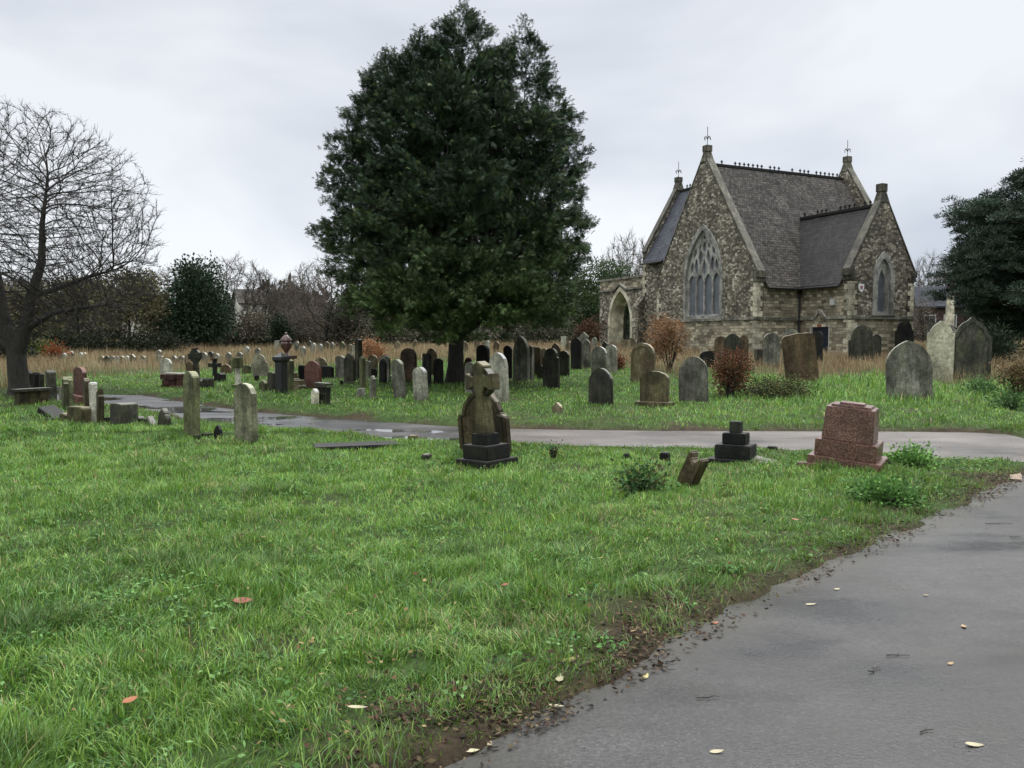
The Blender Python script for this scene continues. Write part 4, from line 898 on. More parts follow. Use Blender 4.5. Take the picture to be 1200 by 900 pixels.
def basket():
    p, w_, h = solve(378, 480, 20, 451, -20, .3); root = empty('lattice_box'); a = w_ / 2
    MB().box(-a, a, -a * .8, a * .8, .05, h - .05).build('box', S['black'], root)
    m = MB()
    for i in range(6): x = -a + 2 * a * i / 5; m.box(x - .012, x + .012, -a * .8 - .02, -a * .8 - .002, .02, h)
    for z in (.04, h * .35, h * .66, h - .03): m.box(-a - .02, a + .02, -a * .8 - .035, -a * .8 - .021, z - .015, z + .015)
    m.build('lattice', S['dark'], root); MB().box(-a - .05, a + .05, -a * .85 - .02, a * .85, h, h + .05).build('rim', S['dark'], root, bevel=.01)
    put(root, p, -18, (0, 3)); tag(root, 'dark latticed stone box on the verge by the puddled path', 'planter')
basket()
H(369, 481, 8, 455, 'gable', 'cream', 'narrow cream stone wedge beside the dark latticed box', -40, (0, 2), th=.12)
H(399, 447, 12, 417, 'seg', 'grey', 'broad grey headstone behind the sharp pointed dark one', -25)
H(410, 453, 14, 413, 'lance', 'dark', 'sharp pointed dark headstone with ramped base near the grass edge', -25, plinth=.15)
block(400, 454, 9, 446, 'dark', 'small ramped dark stone at the foot of the sharp pointed headstone', -20, .3, taper=.05)
H(420, 449, 9, 397, 'flat', 'dark', 'tallest dark square shaft among the stones left of the evergreen', -30, (0, 1), th=.2, name='obelisk', cat='obelisk')
H(425, 459, 7, 418, 'round', 'green', 'thin mossy headstone standing on a pale block', -50, th=.12)
block(423, 468, 14, 455, 'pale', 'pale square block under the thin mossy headstone', -30, .3, taper=.03)
H(437, 470, 8, 440, 'lance', 'grey', 'slim grey pointed stone at the verge edge', -38, th=.1)
H(431, 448, 8, 423, 'flat', 'pale', 'light grey square headstone behind the thin mossy one', -20)
H(438, 446, 9, 432, 'flat', 'black', 'low black tablet beside the light grey square headstone', -10)
H(451, 452, 14, 416, 'round', 'pale', 'pale arched headstone framing a narrow black one', -22)
H(449, 454, 9, 420, 'lance', 'black', 'narrow black pointed headstone before the pale arched one', -22)
block(457, 447, 10, 440, 'pale', 'white topped low block between two upright stones', -10, .4)
H(437, 442, 12, 416, 'round', 'tan', 'faded tan headstone half lost in the dry grass', -10)
H(470, 470, 16, 421, 'round', 'grey', 'grey headstone leaning backwards beside the short pale one', -34, (2, -6), th=.13)
H(494, 474, 18, 430, 'round', 'pale', 'short pale rounded headstone leaning slightly on the mown verge', -34, (0, -4), th=.13)
H(479, 452, 20, 408, 'round', 'brown', 'ivy topped brown round headstone behind the two leaning ones', -24, th=.14)
H(464, 451, 8, 436, 'flat', 'black', 'low black stone behind the leaning grey headstone', -10)
H(502, 456, 8, 414, 'round', 'black', 'thin black headstone beside the evergreen trunk', -44)
H(497, 453, 4, 414, 'round', 'black', 'edge on black slab beside the thin black headstone', -62, th=.06)
H(506, 444, 13, 408, 'gothic', 'brown', 'pointed brown headstone behind the thin black slabs', -20)
H(514, 455, 12, 420, 'round', 'black', 'black round topped headstone just before the evergreen trunk', -22)
# --- verge between the evergreen and the chapel
H(549, 452, 11, 419, 'shoulder', 'red', 'dark red headstone peeping above the wheel cross', -20)
H(551, 465, 13, 424, 'round', 'grey', 'grey rounded headstone hidden behind the arm of the wheel cross', -25)
H(566, 450, 16, 404, 'round', 'black', 'black arched headstone with a pale edge beside the evergreen trunk', -30, th=.16)
H(586, 477, 23, 413, 'gothic', 'pale', 'large pale pointed headstone leaning behind the wheel cross', -36, (0, -3), th=.13)
H(595, 447, 11, 405, 'round', 'black', 'black round headstone beside the tall grey pillar stone', -28)
H(611, 452, 20, 394, 'lance', 'grey', 'tallest grey headstone with pointed top under the evergreen', -28, th=.2, plinth=.15)
H(622, 451, 9, 405, 'flat', 'grey', 'square grey stone touching the tallest grey headstone', -28, th=.2)
H(628, 444, 12, 407, 'flat', 'brown', 'square brown headstone with a knob on top', -22)
H(638, 440, 9, 408, 'round', 'tan', 'pinkish tan headstone between the brown and dark grey ones', -22)
H(646, 458, 20, 408, 'shoulder', 'dark', 'dark grey shouldered headstone standing alone on the verge', -30, th=.13)
H(634, 448, 10, 428, 'round', 'dark', 'short dark headstone at the side of the dark grey shouldered one', -22)
H(651, 438, 12, 402, 'ogee', 'brown', 'brown shaped headstone behind the dark grey shouldered one', -22)
H(661, 445, 13, 411, 'round', 'dark', 'dark grey round headstone with a pale flat slab at its foot', -28, th=.12)
block(664, 446, 14, 443, 'pale', 'pale flat slab lying at the foot of a dark round headstone', -10, .5, cat='slab', name='flat_slab')
H(675, 436, 13, 396, 'round', 'black', 'jet black rounded headstone with a thin pale edge', -28, th=.12)
H(687, 435, 11, 398, 'gothic', 'grey', 'grey pointed headstone beside the jet black one', -24)
H(684, 431, 12, 389, 'gable', 'grey', 'grey gabled stone rising behind the jet black headstone', -20)
H(702, 446, 19, 406, 'round', 'pale', 'yellowish rounded headstone partly behind the dark pointed one', -33, th=.12)
H(716, 440, 15, 404, 'round', 'pale', 'light grey rounded headstone standing by the yellowish one', -33, th=.12)
H(709, 432, 8, 400, 'gable', 'dark', 'dark pointed stone behind the light grey rounded headstone', -33)
H(704, 480, 30, 431, 'gothic', 'dark', 'dark grey pointed headstone alone on the mown verge by the path', -33, (0, 0), th=.12)
H(654, 488, 14, 471, 'gable', 'tan', 'tiny tan stone stub with a white edge near the path', -38, (0, -5), th=.1)
H(753, 452, 29, 402, 'round', 'tan', 'large tan headstone with rounded top beside the copper leaved sapling', -34, (0, 1), th=.16, panel=1)
H(767, 480, 35, 435, 'seg', 'olive', 'wide squat brown headstone with low arched top', -32, th=.14, plinth=.18)
H(813, 476, 34, 417, 'gothic', 'grey', 'grey pointed headstone dotted with white lichen beside the brown shrub', -18, (0, -1), th=.14)
S_l = [(806, 430), (817, 428), (822, 448), (815, 462), (803, 440)]
H(832, 433, 24, 411, 'seg', 'black', 'low black arched tomb end against the chapel wall', -15, th=.3, name='tomb_stone', cat='tomb')
H(825, 432, 9, 407, 'gable', 'cream', 'small cream gabled stone behind the low black arched tomb', -15)
H(844, 434, 14, 394, 'round', 'brown', 'overgrown brown round headstone against the chapel corner', -15)
H(858, 440, 21, 391, 'gothic', 'dark', 'dark pointed headstone rising out of the brown shrub', -15, th=.13)
H(871, 432, 11, 393, 'gothic', 'brown', 'brown pointed headstone between the shrub and the chapel corner', -15)
block(890, 430, 13, 409, 'dark', 'square dark block standing against the chapel wall', 0, .5)
H(904, 432, 19, 390, 'round', 'grey', 'grey green round headstone against the chapel wall in dry grass', 0, (0, -1))
H(926, 428, 18, 385, 'round', 'grey', 'grey round headstone peeping above the leaning reddish slab', -20)
H(941, 451, 37, 390, 'cam', 'brown', 'big reddish brown slab leaning back with squared shoulders', -5, (4, -8), th=.12)
H(957, 428, 13, 388, 'round', 'dark', 'thin dark round headstone in front of the navy chapel door', -25)
H(1010, 426, 30, 381, 'shoulder', 'dark', 'dark shouldered headstone before the chapel corner', -6, (0, -1), th=.14, panel=1)
H(1026, 424, 12, 392, 'round', 'dark', 'dark round stone half hidden behind the shouldered headstone', -6)
H(1059, 420, 20, 376, 'shoulder', 'black', 'black squared headstone with a small cross top by the chapel edge', -4, th=.15)
H(1066, 473, 50, 399, 'gothic', 'grey', 'broad grey green pointed headstone with mottled foot, largest on the verge', -14, (0, -3), th=.15)
H(1100, 452, 29, 376, 'ogee', 'cream', 'cream shaped headstone with flaking top beside the big dark one', -18, (0, 1), th=.14)
H(1136, 448, 43, 372, 'ogee', 'dark', 'big dark shaped headstone beside the cream one', -16, (0, 1), th=.16, panel=1)
# kerbs and small pieces on the far verge
for q in ((300, 466, 64, 464, 'thin pale grave kerb lying along the verge below the broken column'), (262, 463, 36, 461.5, 'thin pale kerb beside the low dark curved tomb'), (400, 475, 34, 472.5, 'thin grey kerb lying beside the dark latticed box'),
          (345, 466, 30, 463.5, 'thin pale kerb in front of the black granite pillar'), (405, 451, 36, 449, 'pale kerb in front of the wide polished black tablet')):
    block(q[0], q[1], q[2], q[3], 'green', q[4], -8, .12, cat='kerb stone', name='kerb_stone')
for q in ((244, 463, 8, 457, 'dark', 'small rounded dark stone beside the kerb on the far verge'), (268, 465, 9, 457, 'dark', 'mossy rounded boulder at the end of the pale kerb'), (334, 465, 12, 457, 'pale', 'pale grey bag shaped stone at the foot of the black pillar'),
          (398, 477, 6, 474, 'dark', 'tiny dark stone beside the kerb by the latticed box'), (419, 478, 6, 474, 'dark', 'tiny dark stone at the far end of the kerb by the latticed box'), (173, 458, 5, 454, 'cream', 'single small pale stone on the grass beyond the path bend'), (504, 465, 4, 459, 'red', 'tiny red stone behind the short pale leaning headstone')):
    block(q[0], q[1], q[2], q[3], q[4], q[5], -20, .2, name='small_stone', taper=.04)
# --- distant stones in the dry grass: (px, top, width px, style, stone)
far = [
 (57, 425, 5, 'gable', 'grey'), (66, 423, 6, 'round', 'grey'), (69.5, 426, 3, 'flat', 'pale'), (75, 427, 3, 'round', 'pale'), (85, 418, 7, 'ogee', 'grey'), (95.5, 425, 5, 'round', 'pale'), (100, 424, 4, 'round', 'tan'),
 (120, 418, 7, 'gothic', 'tan'), (127, 417, 4, 'gothic', 'dark'), (133, 421, 4, 'round', 'grey'), (138, 418, 4, 'round', 'pale'), (141, 424, 13, 'seg', 'tan'), (144, 417, 5, 'shoulder', 'grey'), (149, 429, 3, 'round', 'pale'), (156, 415, 8, 'gable', 'grey'),
 (168, 418, 8, 'shoulder', 'grey'), (187, 410, 5, 'round', 'grey'), (187.5, 417, 3, 'flat', 'pale'), (205, 417, 4, 'gothic', 'pale'), (214, 420, 4, 'round', 'grey'), (221, 415, 6, 'gothic', 'tan'), (240, 413, 8, 'gothic', 'grey'), (248, 412, 5, 'round', 'dark'), (255, 414, 4, 'gothic', 'grey'),
 (269, 413, 4, 'round', 'grey'), (282, 413, 4, 'round', 'grey'), (290, 406, 7, 'gothic', 'pale'), (302, 408, 3, 'round', 'grey'), (325, 399, 3, 'flat', 'pale'), (348, 400, 3, 'round', 'grey'), (355, 406, 5, 'round', 'pale'), (364, 399, 3, 'lance', 'dark'), (367.5, 402, 4, 'round', 'pale'),
 (376, 403, 6, 'round', 'pale'), (383, 400, 6, 'round', 'tan'), (390, 401, 5, 'lance', 'grey'), (402, 400, 7, 'lance', 'green'), (410, 403, 7, 'round', 'tan'), (417, 404, 3, 'flat', 'pale'), (427, 397, 3, 'flat', 'tan'), (466, 400, 6, 'round', 'tan'), (486, 398, 5, 'gothic', 'tan'),
 (545, 400, 8, 'gothic', 'tan'), (559, 398, 6, 'round', 'tan'), (571, 399, 7, 'round', 'pale'), (581, 400, 7, 'gothic', 'brown'), (660, 394, 6, 'flat', 'pale'), (666, 400, 7, 'shoulder', 'tan'), (672, 397, 5, 'round', 'grey'), (697, 395, 6, 'gothic', 'grey'), (733, 398, 10, 'flat', 'tan'), (741, 396, 8, 'round', 'tan'),
 (1090, 380, 8, 'flat', 'grey'), (1121, 392, 6, 'round', 'grey'), (1163, 396, 8, 'round', 'dark')]
zones = [(0, 110, 'in the dry grass behind the crowded row'), (110, 160, 'in the dry grass under the dark hedge'), (160, 230, 'in the dry grass before the bushy evergreen'), (230, 310, 'in the dry grass behind the broken column'),
         (310, 372, 'in the dry grass behind the urn monument'), (372, 432, 'in the dry grass behind the black tablet'), (432, 530, 'in the dry grass left of the evergreen trunk'), (530, 640, 'in the dry grass right of the evergreen trunk'), (640, 700, 'in the dry grass near the archway'), (700, 760, 'seen through the archway'), (760, 1300, 'between the chapel and the pine')]
ordn = ['first', 'second', 'third', 'fourth', 'fifth', 'sixth', 'seventh', 'eighth', 'ninth', 'tenth', 'eleventh']
cn = {'grey': 'grey', 'pale': 'pale', 'tan': 'tan', 'dark': 'dark', 'brown': 'brown', 'green': 'mossy', 'cream': 'cream'}
for z0, z1, ph in zones:
    zs = sorted([f for f in far if z0 <= f[0] < z1])
    for i, (px, ty, wd, st, mt) in enumerate(zs):
        r = random.Random(int(px * 3)); Y = gp(px, max(ty + 14, 412) + r.random() * 3).y; Y = min(max(Y, 38), 78)
        if px < 110: Y = 40 + r.random() * 8
        p = at(px, Y); h = max(.5, zat(ty, Y) - p.z); w_ = max(.3, wd * Y / F)
        o = MB().plate(outline(st, w_ / 2, h), [], th=.12, O=(0, -.06, 0)).build('headstone', S[mt]); put(o, p, -15 + r.uniform(-12, 12), (0, r.uniform(-4, 4)))
        tag(o, f'small {cn[mt]} headstone {ph}, {ordn[i]} from the left', 'headstone', 'distant headstones in the dry grass')
for o in bpy.data.objects:
    if o.get('category') == 'headstone' and 'group' not in o: o['group'] = 'headstones of the old graves'
# war memorial column far beyond the chapel
p = at(1111, 72); root = empty('memorial_column'); z1 = zat(345, 72) - p.z
MB().box(-1.1, 1.1, -1.1, 1.1, -.3, .8).build('plinth', M_DRESS, root, bevel=.03); MB().box(-.75, .75, -.75, .75, .8, 1.35).build('step', M_DRESS, root, bevel=.03); MB().box(-.5, .5, -.5, .5, 1.35, 1.9, .12).build('step', M_DRESSG, root, bevel=.03)
MB().box(-.28, .28, -.28, .28, 1.9, z1, .06).build('shaft', M_DRESS, root, bevel=.03); root.location = p; root.rotation_euler.z = .3; tag(root, 'pale square memorial shaft on stepped plinth between chapel and pine', 'memorial')
# --- bits of kerb where the paths meet
for i, (px, py, L_) in enumerate(((1187, 559, .42), (1197, 551, .35))):
    o = MB().box(-L_, L_, -.09, .09, -.1, .035).build('kerb_stone', S['brown'], bevel=.012); put(o, gp(px, py), 58 - i * 25); tag(o, ('longer' if i == 0 else 'shorter') + ' worn tan kerb stone where the two paths meet', 'kerb stone')
# ------------------------------------------------------------------ vegetation
def quads(C, D, N, ln, wd, tint, name, bendz=0.):
    """rhombic leaves: base C, direction D, face normal N, length, width"""
    n = len(C); D = D / (np.linalg.norm(D, axis=1, keepdims=True) + 1e-9); Sd = np.cross(D, N); Sd /= (np.linalg.norm(Sd, axis=1, keepdims=True) + 1e-9)
    ln = np.broadcast_to(np.asarray(ln, float), (n,))[:, None]; wd = np.broadcast_to(np.asarray(wd, float), (n,))[:, None]
    tip = C + D * ln; tip[:, 2] -= (bendz * ln)[:, 0]
    V = np.stack([C, C + D * ln * .45 + Sd * wd * .5, tip, C + D * ln * .45 - Sd * wd * .5], 1).reshape(-1, 3)
    idx = np.arange(4 * n); return np_mesh(name, V, idx, np.full(n, 4), np.repeat(tint, 4, 0))
def unit(n):
    v = rng.normal(size=(n, 3)); return v / np.linalg.norm(v, axis=1, keepdims=True)
def tubes(name, A_, B_, ra, rb, n=4):
    """one tapered prism per segment, numpy"""
    d = B_ - A_; L_ = np.linalg.norm(d, axis=1, keepdims=True) + 1e-9; d = d / L_
    ref = np.where(np.abs(d[:, 2:3]) < .9, np.array([[0, 0, 1.]]), np.array([[1., 0, 0]])); a = np.cross(d, ref); a /= np.linalg.norm(a, axis=1, keepdims=True); b = np.cross(d, a)
    V = []
    for P_, r in ((A_, ra), (B_, rb)):
        for j in range(n):
            t = 2 * math.pi * j / n; V.append(P_ + (a * math.cos(t) + b * math.sin(t)) * r[:, None])
    V = np.stack(V, 1).reshape(-1, 3); m = len(A_); base = (np.arange(m) * 2 * n)[:, None]
    loc = []
    for j in range(n): k = (j + 1) % n; loc += [j, k, n + k, n + j]
    return np_mesh(name, V, (base + np.array(loc)[None]).ravel(), np.full(m * n, 4), None, True)
def colonize(att, trunk, D, di, dk, iters, droop=0., seed=0, par0=None, mom=.55):
    """space colonisation: returns nodes and parents"""
    r = np.random.default_rng(seed); N_ = [Vector(p) for p in trunk]; par = list(par0) if par0 else [-1] + list(range(len(trunk) - 1)); alive = [Vector(a) for a in att]; nch = {}; kids = {}
    newest = 0; near = [None] * len(alive); kd = None
    bestd = [1e9] * len(alive); besti = [0] * len(alive); start = 0
    for it in range(iters):
        if start >= len(N_): break
        kd = kdtree.KDTree(len(N_) - start)
        for i in range(start, len(N_)): kd.insert(N_[i], i)
        kd.balance(); keep = []
        for q, a in enumerate(alive):
            co, i, dist = kd.find(a)
            if dist < bestd[q]: bestd[q] = dist; besti[q] = i
            if bestd[q] > dk: keep.append(q)
        alive = [alive[q] for q in keep]; bestd = [bestd[q] for q in keep]; besti = [besti[q] for q in keep]
        acc = {}
        for q, a in enumerate(alive):
            if bestd[q] < di: acc.setdefault(besti[q], Vector()); acc[besti[q]] += (a - N_[besti[q]]).normalized()
        start = len(N_)
        if not acc: break
        for i, v in acc.items():
            if v.length < 1e-4: continue
            v = v.normalized() + Vector(r.normal(0, .14, 3)); v.z -= droop; v.normalize()
            if par[i] >= 0: v = (v + (N_[i] - N_[par[i]]).normalized() * mom).normalized()
            q_ = N_[i] + v * D
            if nch.get(i, 0) >= 3 or any((q_ - N_[c]).length < D * .35 for c in kids.get(i, ())): continue
            nch[i] = nch.get(i, 0) + 1; kids.setdefault(i, []).append(len(N_)); N_.append(q_); par.append(i)
    return N_, par
def skeleton(N_, par, tip=.004, ex=2.35, trunk_r=None):
    n = len(N_); r = np.zeros(n)
    for i in range(n - 1, -1, -1):
        if r[i] == 0: r[i] = tip ** ex
        if par[i] >= 0: r[par[i]] += r[i]
    r = r ** (1 / ex)
    if trunk_r:
        k = trunk_r / r[0]; r = np.where(r > .02, r * (1 + (k - 1) * np.clip((r - .02) / (r[0] - .02), 0, 1)), r)
    P_ = np.array([tuple(v) for v in N_]); i = np.arange(n)[np.array(par) >= 0]; p = np.array(par)[i]
    return P_[p], P_[i], np.minimum(r[p], r[i] * 1.35), r[i]
def bare_tree_mesh(prefix, env, trunk, D, di, dk, iters, tip, trunk_r, split=.03, droop=0., seed=0, twig=0):
    N_, par = colonize(env, trunk, D, di, dk, iters, droop, seed); A_, B_, ra, rb = skeleton(N_, par, tip, 2.35, trunk_r)
    if twig:                                   # fine end twigs on the thin branches
        thin = np.where(rb < tip * 2.2)[0]; r = np.random.default_rng(seed + 1); sel = np.repeat(thin, twig); d = B_[sel] - A_[sel]; d /= np.linalg.norm(d, axis=1, keepdims=True)
        nd = d * .9 + r.normal(0, .55, d.shape); nd[:, 2] += .12; nd /= np.linalg.norm(nd, axis=1, keepdims=True); L_ = r.uniform(.8, 2.4, len(sel))[:, None] * D
        A_ = np.concatenate([A_, B_[sel]]); B2 = B_[sel] + nd * L_; B_ = np.concatenate([B_, B2]); ra = np.concatenate([ra, np.full(len(sel), tip * .8)]); rb = np.concatenate([rb, np.full(len(sel), tip * .45)])
    big = rb > split
    return tubes(prefix + ' trunk', A_[big], B_[big], ra[big], rb[big], 9), tubes(prefix + ' crown', A_[~big], B_[~big], ra[~big], rb[~big], 4)
def ell(n, c, r, seed, hollow=.0, flat=None):
    q = np.random.default_rng(seed); v = q.normal(size=(n, 3)); v /= np.linalg.norm(v, axis=1, keepdims=True); s = (q.random((n, 1)) * (1 - hollow ** 3) + hollow ** 3) ** (1 / 3)
    p = np.array(c) + v * s * np.array(r)
    if flat is not None: p = p[p[:, 2] > flat]
    return p
def tree_thing(name, label, cat, loc, meshes, mats, rz=0., sc_=1., group=None):
    root = empty(name, loc, rz); root.scale = sc_ if hasattr(sc_, '__len__') else (sc_,) * 3; tag(root, label, cat, group)
    for nm, me, m in zip(('trunk', 'crown', 'foliage', 'ivy'), meshes, mats):
        if me is not None: link(nm, me, m, root)
    return root
# the big bare tree at the left
def big_bare():
    b = gp(22, 466); 
    env = np.concatenate([ell(6500, (-.2, .3, 4.9), (4.0, 4.0, 3.3), 1, .3, 2.0), ell(6500, (.7, 0, 4.1), (3.0, 3.2, 2.8), 2, .45, 1.9), ell(2600, (2.0, 0, 3.1), (1.8, 2.0, 1.3), 3, .2, 2.2), ell(1300, (-2.2, .2, 4.9), (3.0, 3, 3.1), 4, .3, 2.2)])
    trunk = [(0, 0, -.3), (0, 0, .0), (.0, 0, .3), (.02, 0, .6), (.0, 0, .9), (.02, 0, 1.15), (.05, 0, 1.4)]
    N_ = [Vector(p) for p in trunk]; par = [-1] + list(range(6))
    G = [[(0, 0, .6), (-.03, 0, 1.25), (-.35, .05, 2.0), (-.5, .1, 3.0), (-.75, .15, 4.3), (-.9, .2, 5.8)], [(-.03, 0, 1.25), (.28, -.05, 1.9), (.42, 0, 2.8), (.7, .1, 3.8), (.75, .1, 4.9), (.9, .1, 5.9)],
         [(-.03, 0, 1.25), (-.6, -.2, 1.7), (-1.4, -.3, 2.3), (-2.5, -.3, 3.2)], [(.42, 0, 2.8), (1.2, .1, 3.1), (2.0, .15, 3.4), (2.8, .1, 3.6)], [(-.5, .1, 3.0), (-1.3, .3, 3.9), (-2.2, .5, 5.2)], [(.28, -.05, 1.9), (1.1, -.2, 2.35), (2.0, -.3, 2.5), (2.8, -.3, 2.6)]]
    gr = [(.27, .25, .17, .14, .09, .04), (.25, .17, .15, .11, .07, .03), (.12, .12, .08, .03), (.09, .07, .05, .02), (.10, .07, .03), (.10, .08, .05, .02)]
    N_ = [Vector((0, 0, 0)), Vector((0, 0, .6))]; par = [-1, 0]; gm = MB(); gm.tube([(-.02, 0, -.3), (0, 0, 0), (.02, 0, .3), (0, 0, .6), (-.03, 0, 1.25)], [.40, .33, .28, .26, .24], 14)
    for g_, r_ in zip(G, gr):
        gm.tube(g_, r_, 10); last = min(range(len(N_)), key=lambda i: (N_[i] - Vector(g_[0])).length)
        for a_, b_ in zip(g_[:-1], g_[1:]):
            a_, b_ = Vector(a_), Vector(b_); k = max(1, int((b_ - a_).length / .15))
            for i in range(1, k + 1): N_.append(a_.lerp(b_, i / k)); par.append(last); last = len(N_) - 1
    ng = len(N_); N_, par = colonize(env, N_, .15, 1.3, .22, 170, -.08, 5, par, .85); A_, B_, ra, rb = skeleton(N_, par, .0056, 2.35, .27)
    keep = np.arange(1, len(N_)) >= ng; A_, B_, ra, rb = A_[keep], B_[keep], ra[keep], rb[keep]
    r = np.random.default_rng(6); sel = np.repeat(np.where(rb < .011)[0], 4); d = B_[sel] - A_[sel]; d /= np.linalg.norm(d, axis=1, keepdims=True)
    nd = d + r.normal(0, .35, d.shape); nd[:, 2] += .12; nd /= np.linalg.norm(nd, axis=1, keepdims=True)
    A2 = B_[sel]; B2 = A2 + nd * r.uniform(.08, .3, len(sel))[:, None]; A_ = np.concatenate([A_, A2]); B_ = np.concatenate([B_, B2]); ra = np.concatenate([ra, np.full(len(sel), .0038)]); rb = np.concatenate([rb, np.full(len(sel), .0022)])
    tm = mesh('bare tree trunk', gm.V, gm.F); tm.polygons.foreach_set('use_smooth', [True] * len(tm.polygons)); tm.set_sharp_from_angle(angle=R(45)); cm = tubes('bare tree crown', A_, B_, ra, rb, 5)
    tree_thing('bare_tree', 'large spreading bare tree with forked dark trunk behind the ledger tomb', 'tree', b, (tm, cm), (M_BARK, M_TWIG), 0., .94)
big_bare()
# generic leafless tree meshes, reused at different sizes
def generic_bare(seed, r, trunk_h, n=2800, D=.38, tip=.017):
    env = ell(n, (0, 0, trunk_h + r[2] * .85), r, seed, .35, trunk_h * .8)
    trunk = [(0, 0, -.4 + .4 * i) for i in range(int(trunk_h / .4) + 2)]
    return bare_tree_mesh('leafless tree', env, trunk, D, 4.5, .7, 90, tip, .26, .05, 0, seed, twig=5)
GB = [generic_bare(11, (4.2, 4.2, 4.8), 1.6), generic_bare(12, (5., 5., 4.0), 2.4), generic_bare(13, (2.8, 2.8, 5.0), 2.0)]
def bare(k, px, Y, toppx, wpx, label, mat=None, rz=0.):
    p = at(px, Y); h = zat(toppx, Y) - p.z; H0 = (1.6 + 4.8 * 1.85, 2.4 + 4 * 1.85, 2.0 + 5 * 1.85)[k]; W0 = (8.4, 10., 5.6)[k]
    tree_thing('bare_tree', label, 'tree', p, GB[k], (M_BARK, mat or M_TWIG), rz, (wpx * Y / F / W0, wpx * Y / F / W0, h / H0), 'leafless trees beyond the graves')
# leafy masses
def crown_cloud(name, blobs, n, leaf, cols, up=.25, seed=0, fill=.55, aspect=.55):
    """clumps of leaves through a set of ellipsoids (cx,cy,cz,rx,ry,rz)"""
    C = []; D = []; T = []
    vol = np.array([b[3] * b[4] * b[5] for b in blobs]) ** .7; cnt = (n * vol / vol.sum()).astype(int)
    for b, k in zip(blobs, cnt):
        m = max(6, k // 26); v = unit(m); v[:, 2] = np.where(v[:, 2] < -.75, -v[:, 2], v[:, 2]); s = (rng.random((m, 1)) * (1 - fill ** 3) + fill ** 3) ** (1 / 3)
        cc = np.array(b[:3]) + v * s * np.array(b[3:]) * rng.uniform(.86, 1.06, (m, 1)); cr = leaf * rng.uniform(1.6, 3.4, m)
        ct = np.array(cols)[rng.integers(0, len(cols), m)] * rng.uniform(.6, 1.35, (m, 1))
        j = rng.integers(0, m, k); off = rng.normal(size=(k, 3)) * .62; c = cc[j] + off * cr[j][:, None]
        C.append(c); dd = off + v[j] * .5 + rng.normal(size=(k, 3)) * .35; dd[:, 2] += up; D.append(dd); T.append(ct[j] * rng.uniform(.75, 1.3, (k, 1)))
    C = np.concatenate(C); D = np.concatenate(D); T = np.concatenate(T); n = len(C)
    return quads(C, D, unit(n), leaf * rng.uniform(.6, 1.3, n), leaf * aspect * rng.uniform(.7, 1.2, n), T, name, .15)
def trunk_mesh(h, r, fork=0, seed=0, lean=0.):
    m = MB(); m.tube([(0, 0, -.4), (0, 0, .05), (.02 * h, 0, h * .4), (lean * h, 0, h)], [r * 1.35, r * 1.1, r * .85, r * .3], 10); q = random.Random(seed)
    for i in range(fork):
        a = q.random() * 6.28; z = h * q.uniform(.35, .85); L_ = h * q.uniform(.25, .45); m.tube([(0, 0, z), (math.cos(a) * L_ * .5, math.sin(a) * L_ * .5, z + L_ * .3), (math.cos(a) * L_, math.sin(a) * L_, z + L_ * .7)], [r * .4, r * .25, r * .08], 6)
    me = mesh('trunk', m.V, m.F); return me
DKG = [(.020, .036, .016), (.028, .048, .020), (.016, .030, .015)]
def leafy(px, Y, toppx, wpx, label, cols=DKG, n=5000, leaf=.28, bottom=.5, name='evergreen_tree', cat='tree', lobes=7, seed=0, group=None, th=None, shape='round'):
    p = at(px, Y); h = zat(toppx, Y) - p.z; w_ = wpx * Y / F / 2; q = random.Random(seed + int(px)); bl = []
    for i in range(lobes):
        t = q.random() if i else 1.
        z = bottom + (h - bottom) * (.25 + .6 * t); wr = w_ * (.62 if shape == 'round' else .62 * (1.15 - .75 * t)); a = q.random() * 6.28
        d = (w_ - wr) * (.9 if shape == 'round' else .6) * (0 if i == 0 else 1); rz_ = min((h - bottom) * .26, h - z + .01); rz_ = max(rz_, (h - bottom) * .15)
        bl.append((math.cos(a) * d, math.sin(a) * d * .8, min(z, h - rz_), wr, wr, rz_))
    bl.append((0, 0, bottom + (h - bottom) * .33, w_ * .95, w_ * .85, (h - bottom) * .33))
    cm = crown_cloud('crown', bl, n, leaf, cols); return tree_thing(name, label, cat, p, (trunk_mesh(h * .75, max(.08, h * .022), 5, seed), cm), (M_BARK, M_LEAF), 0, 1, group)

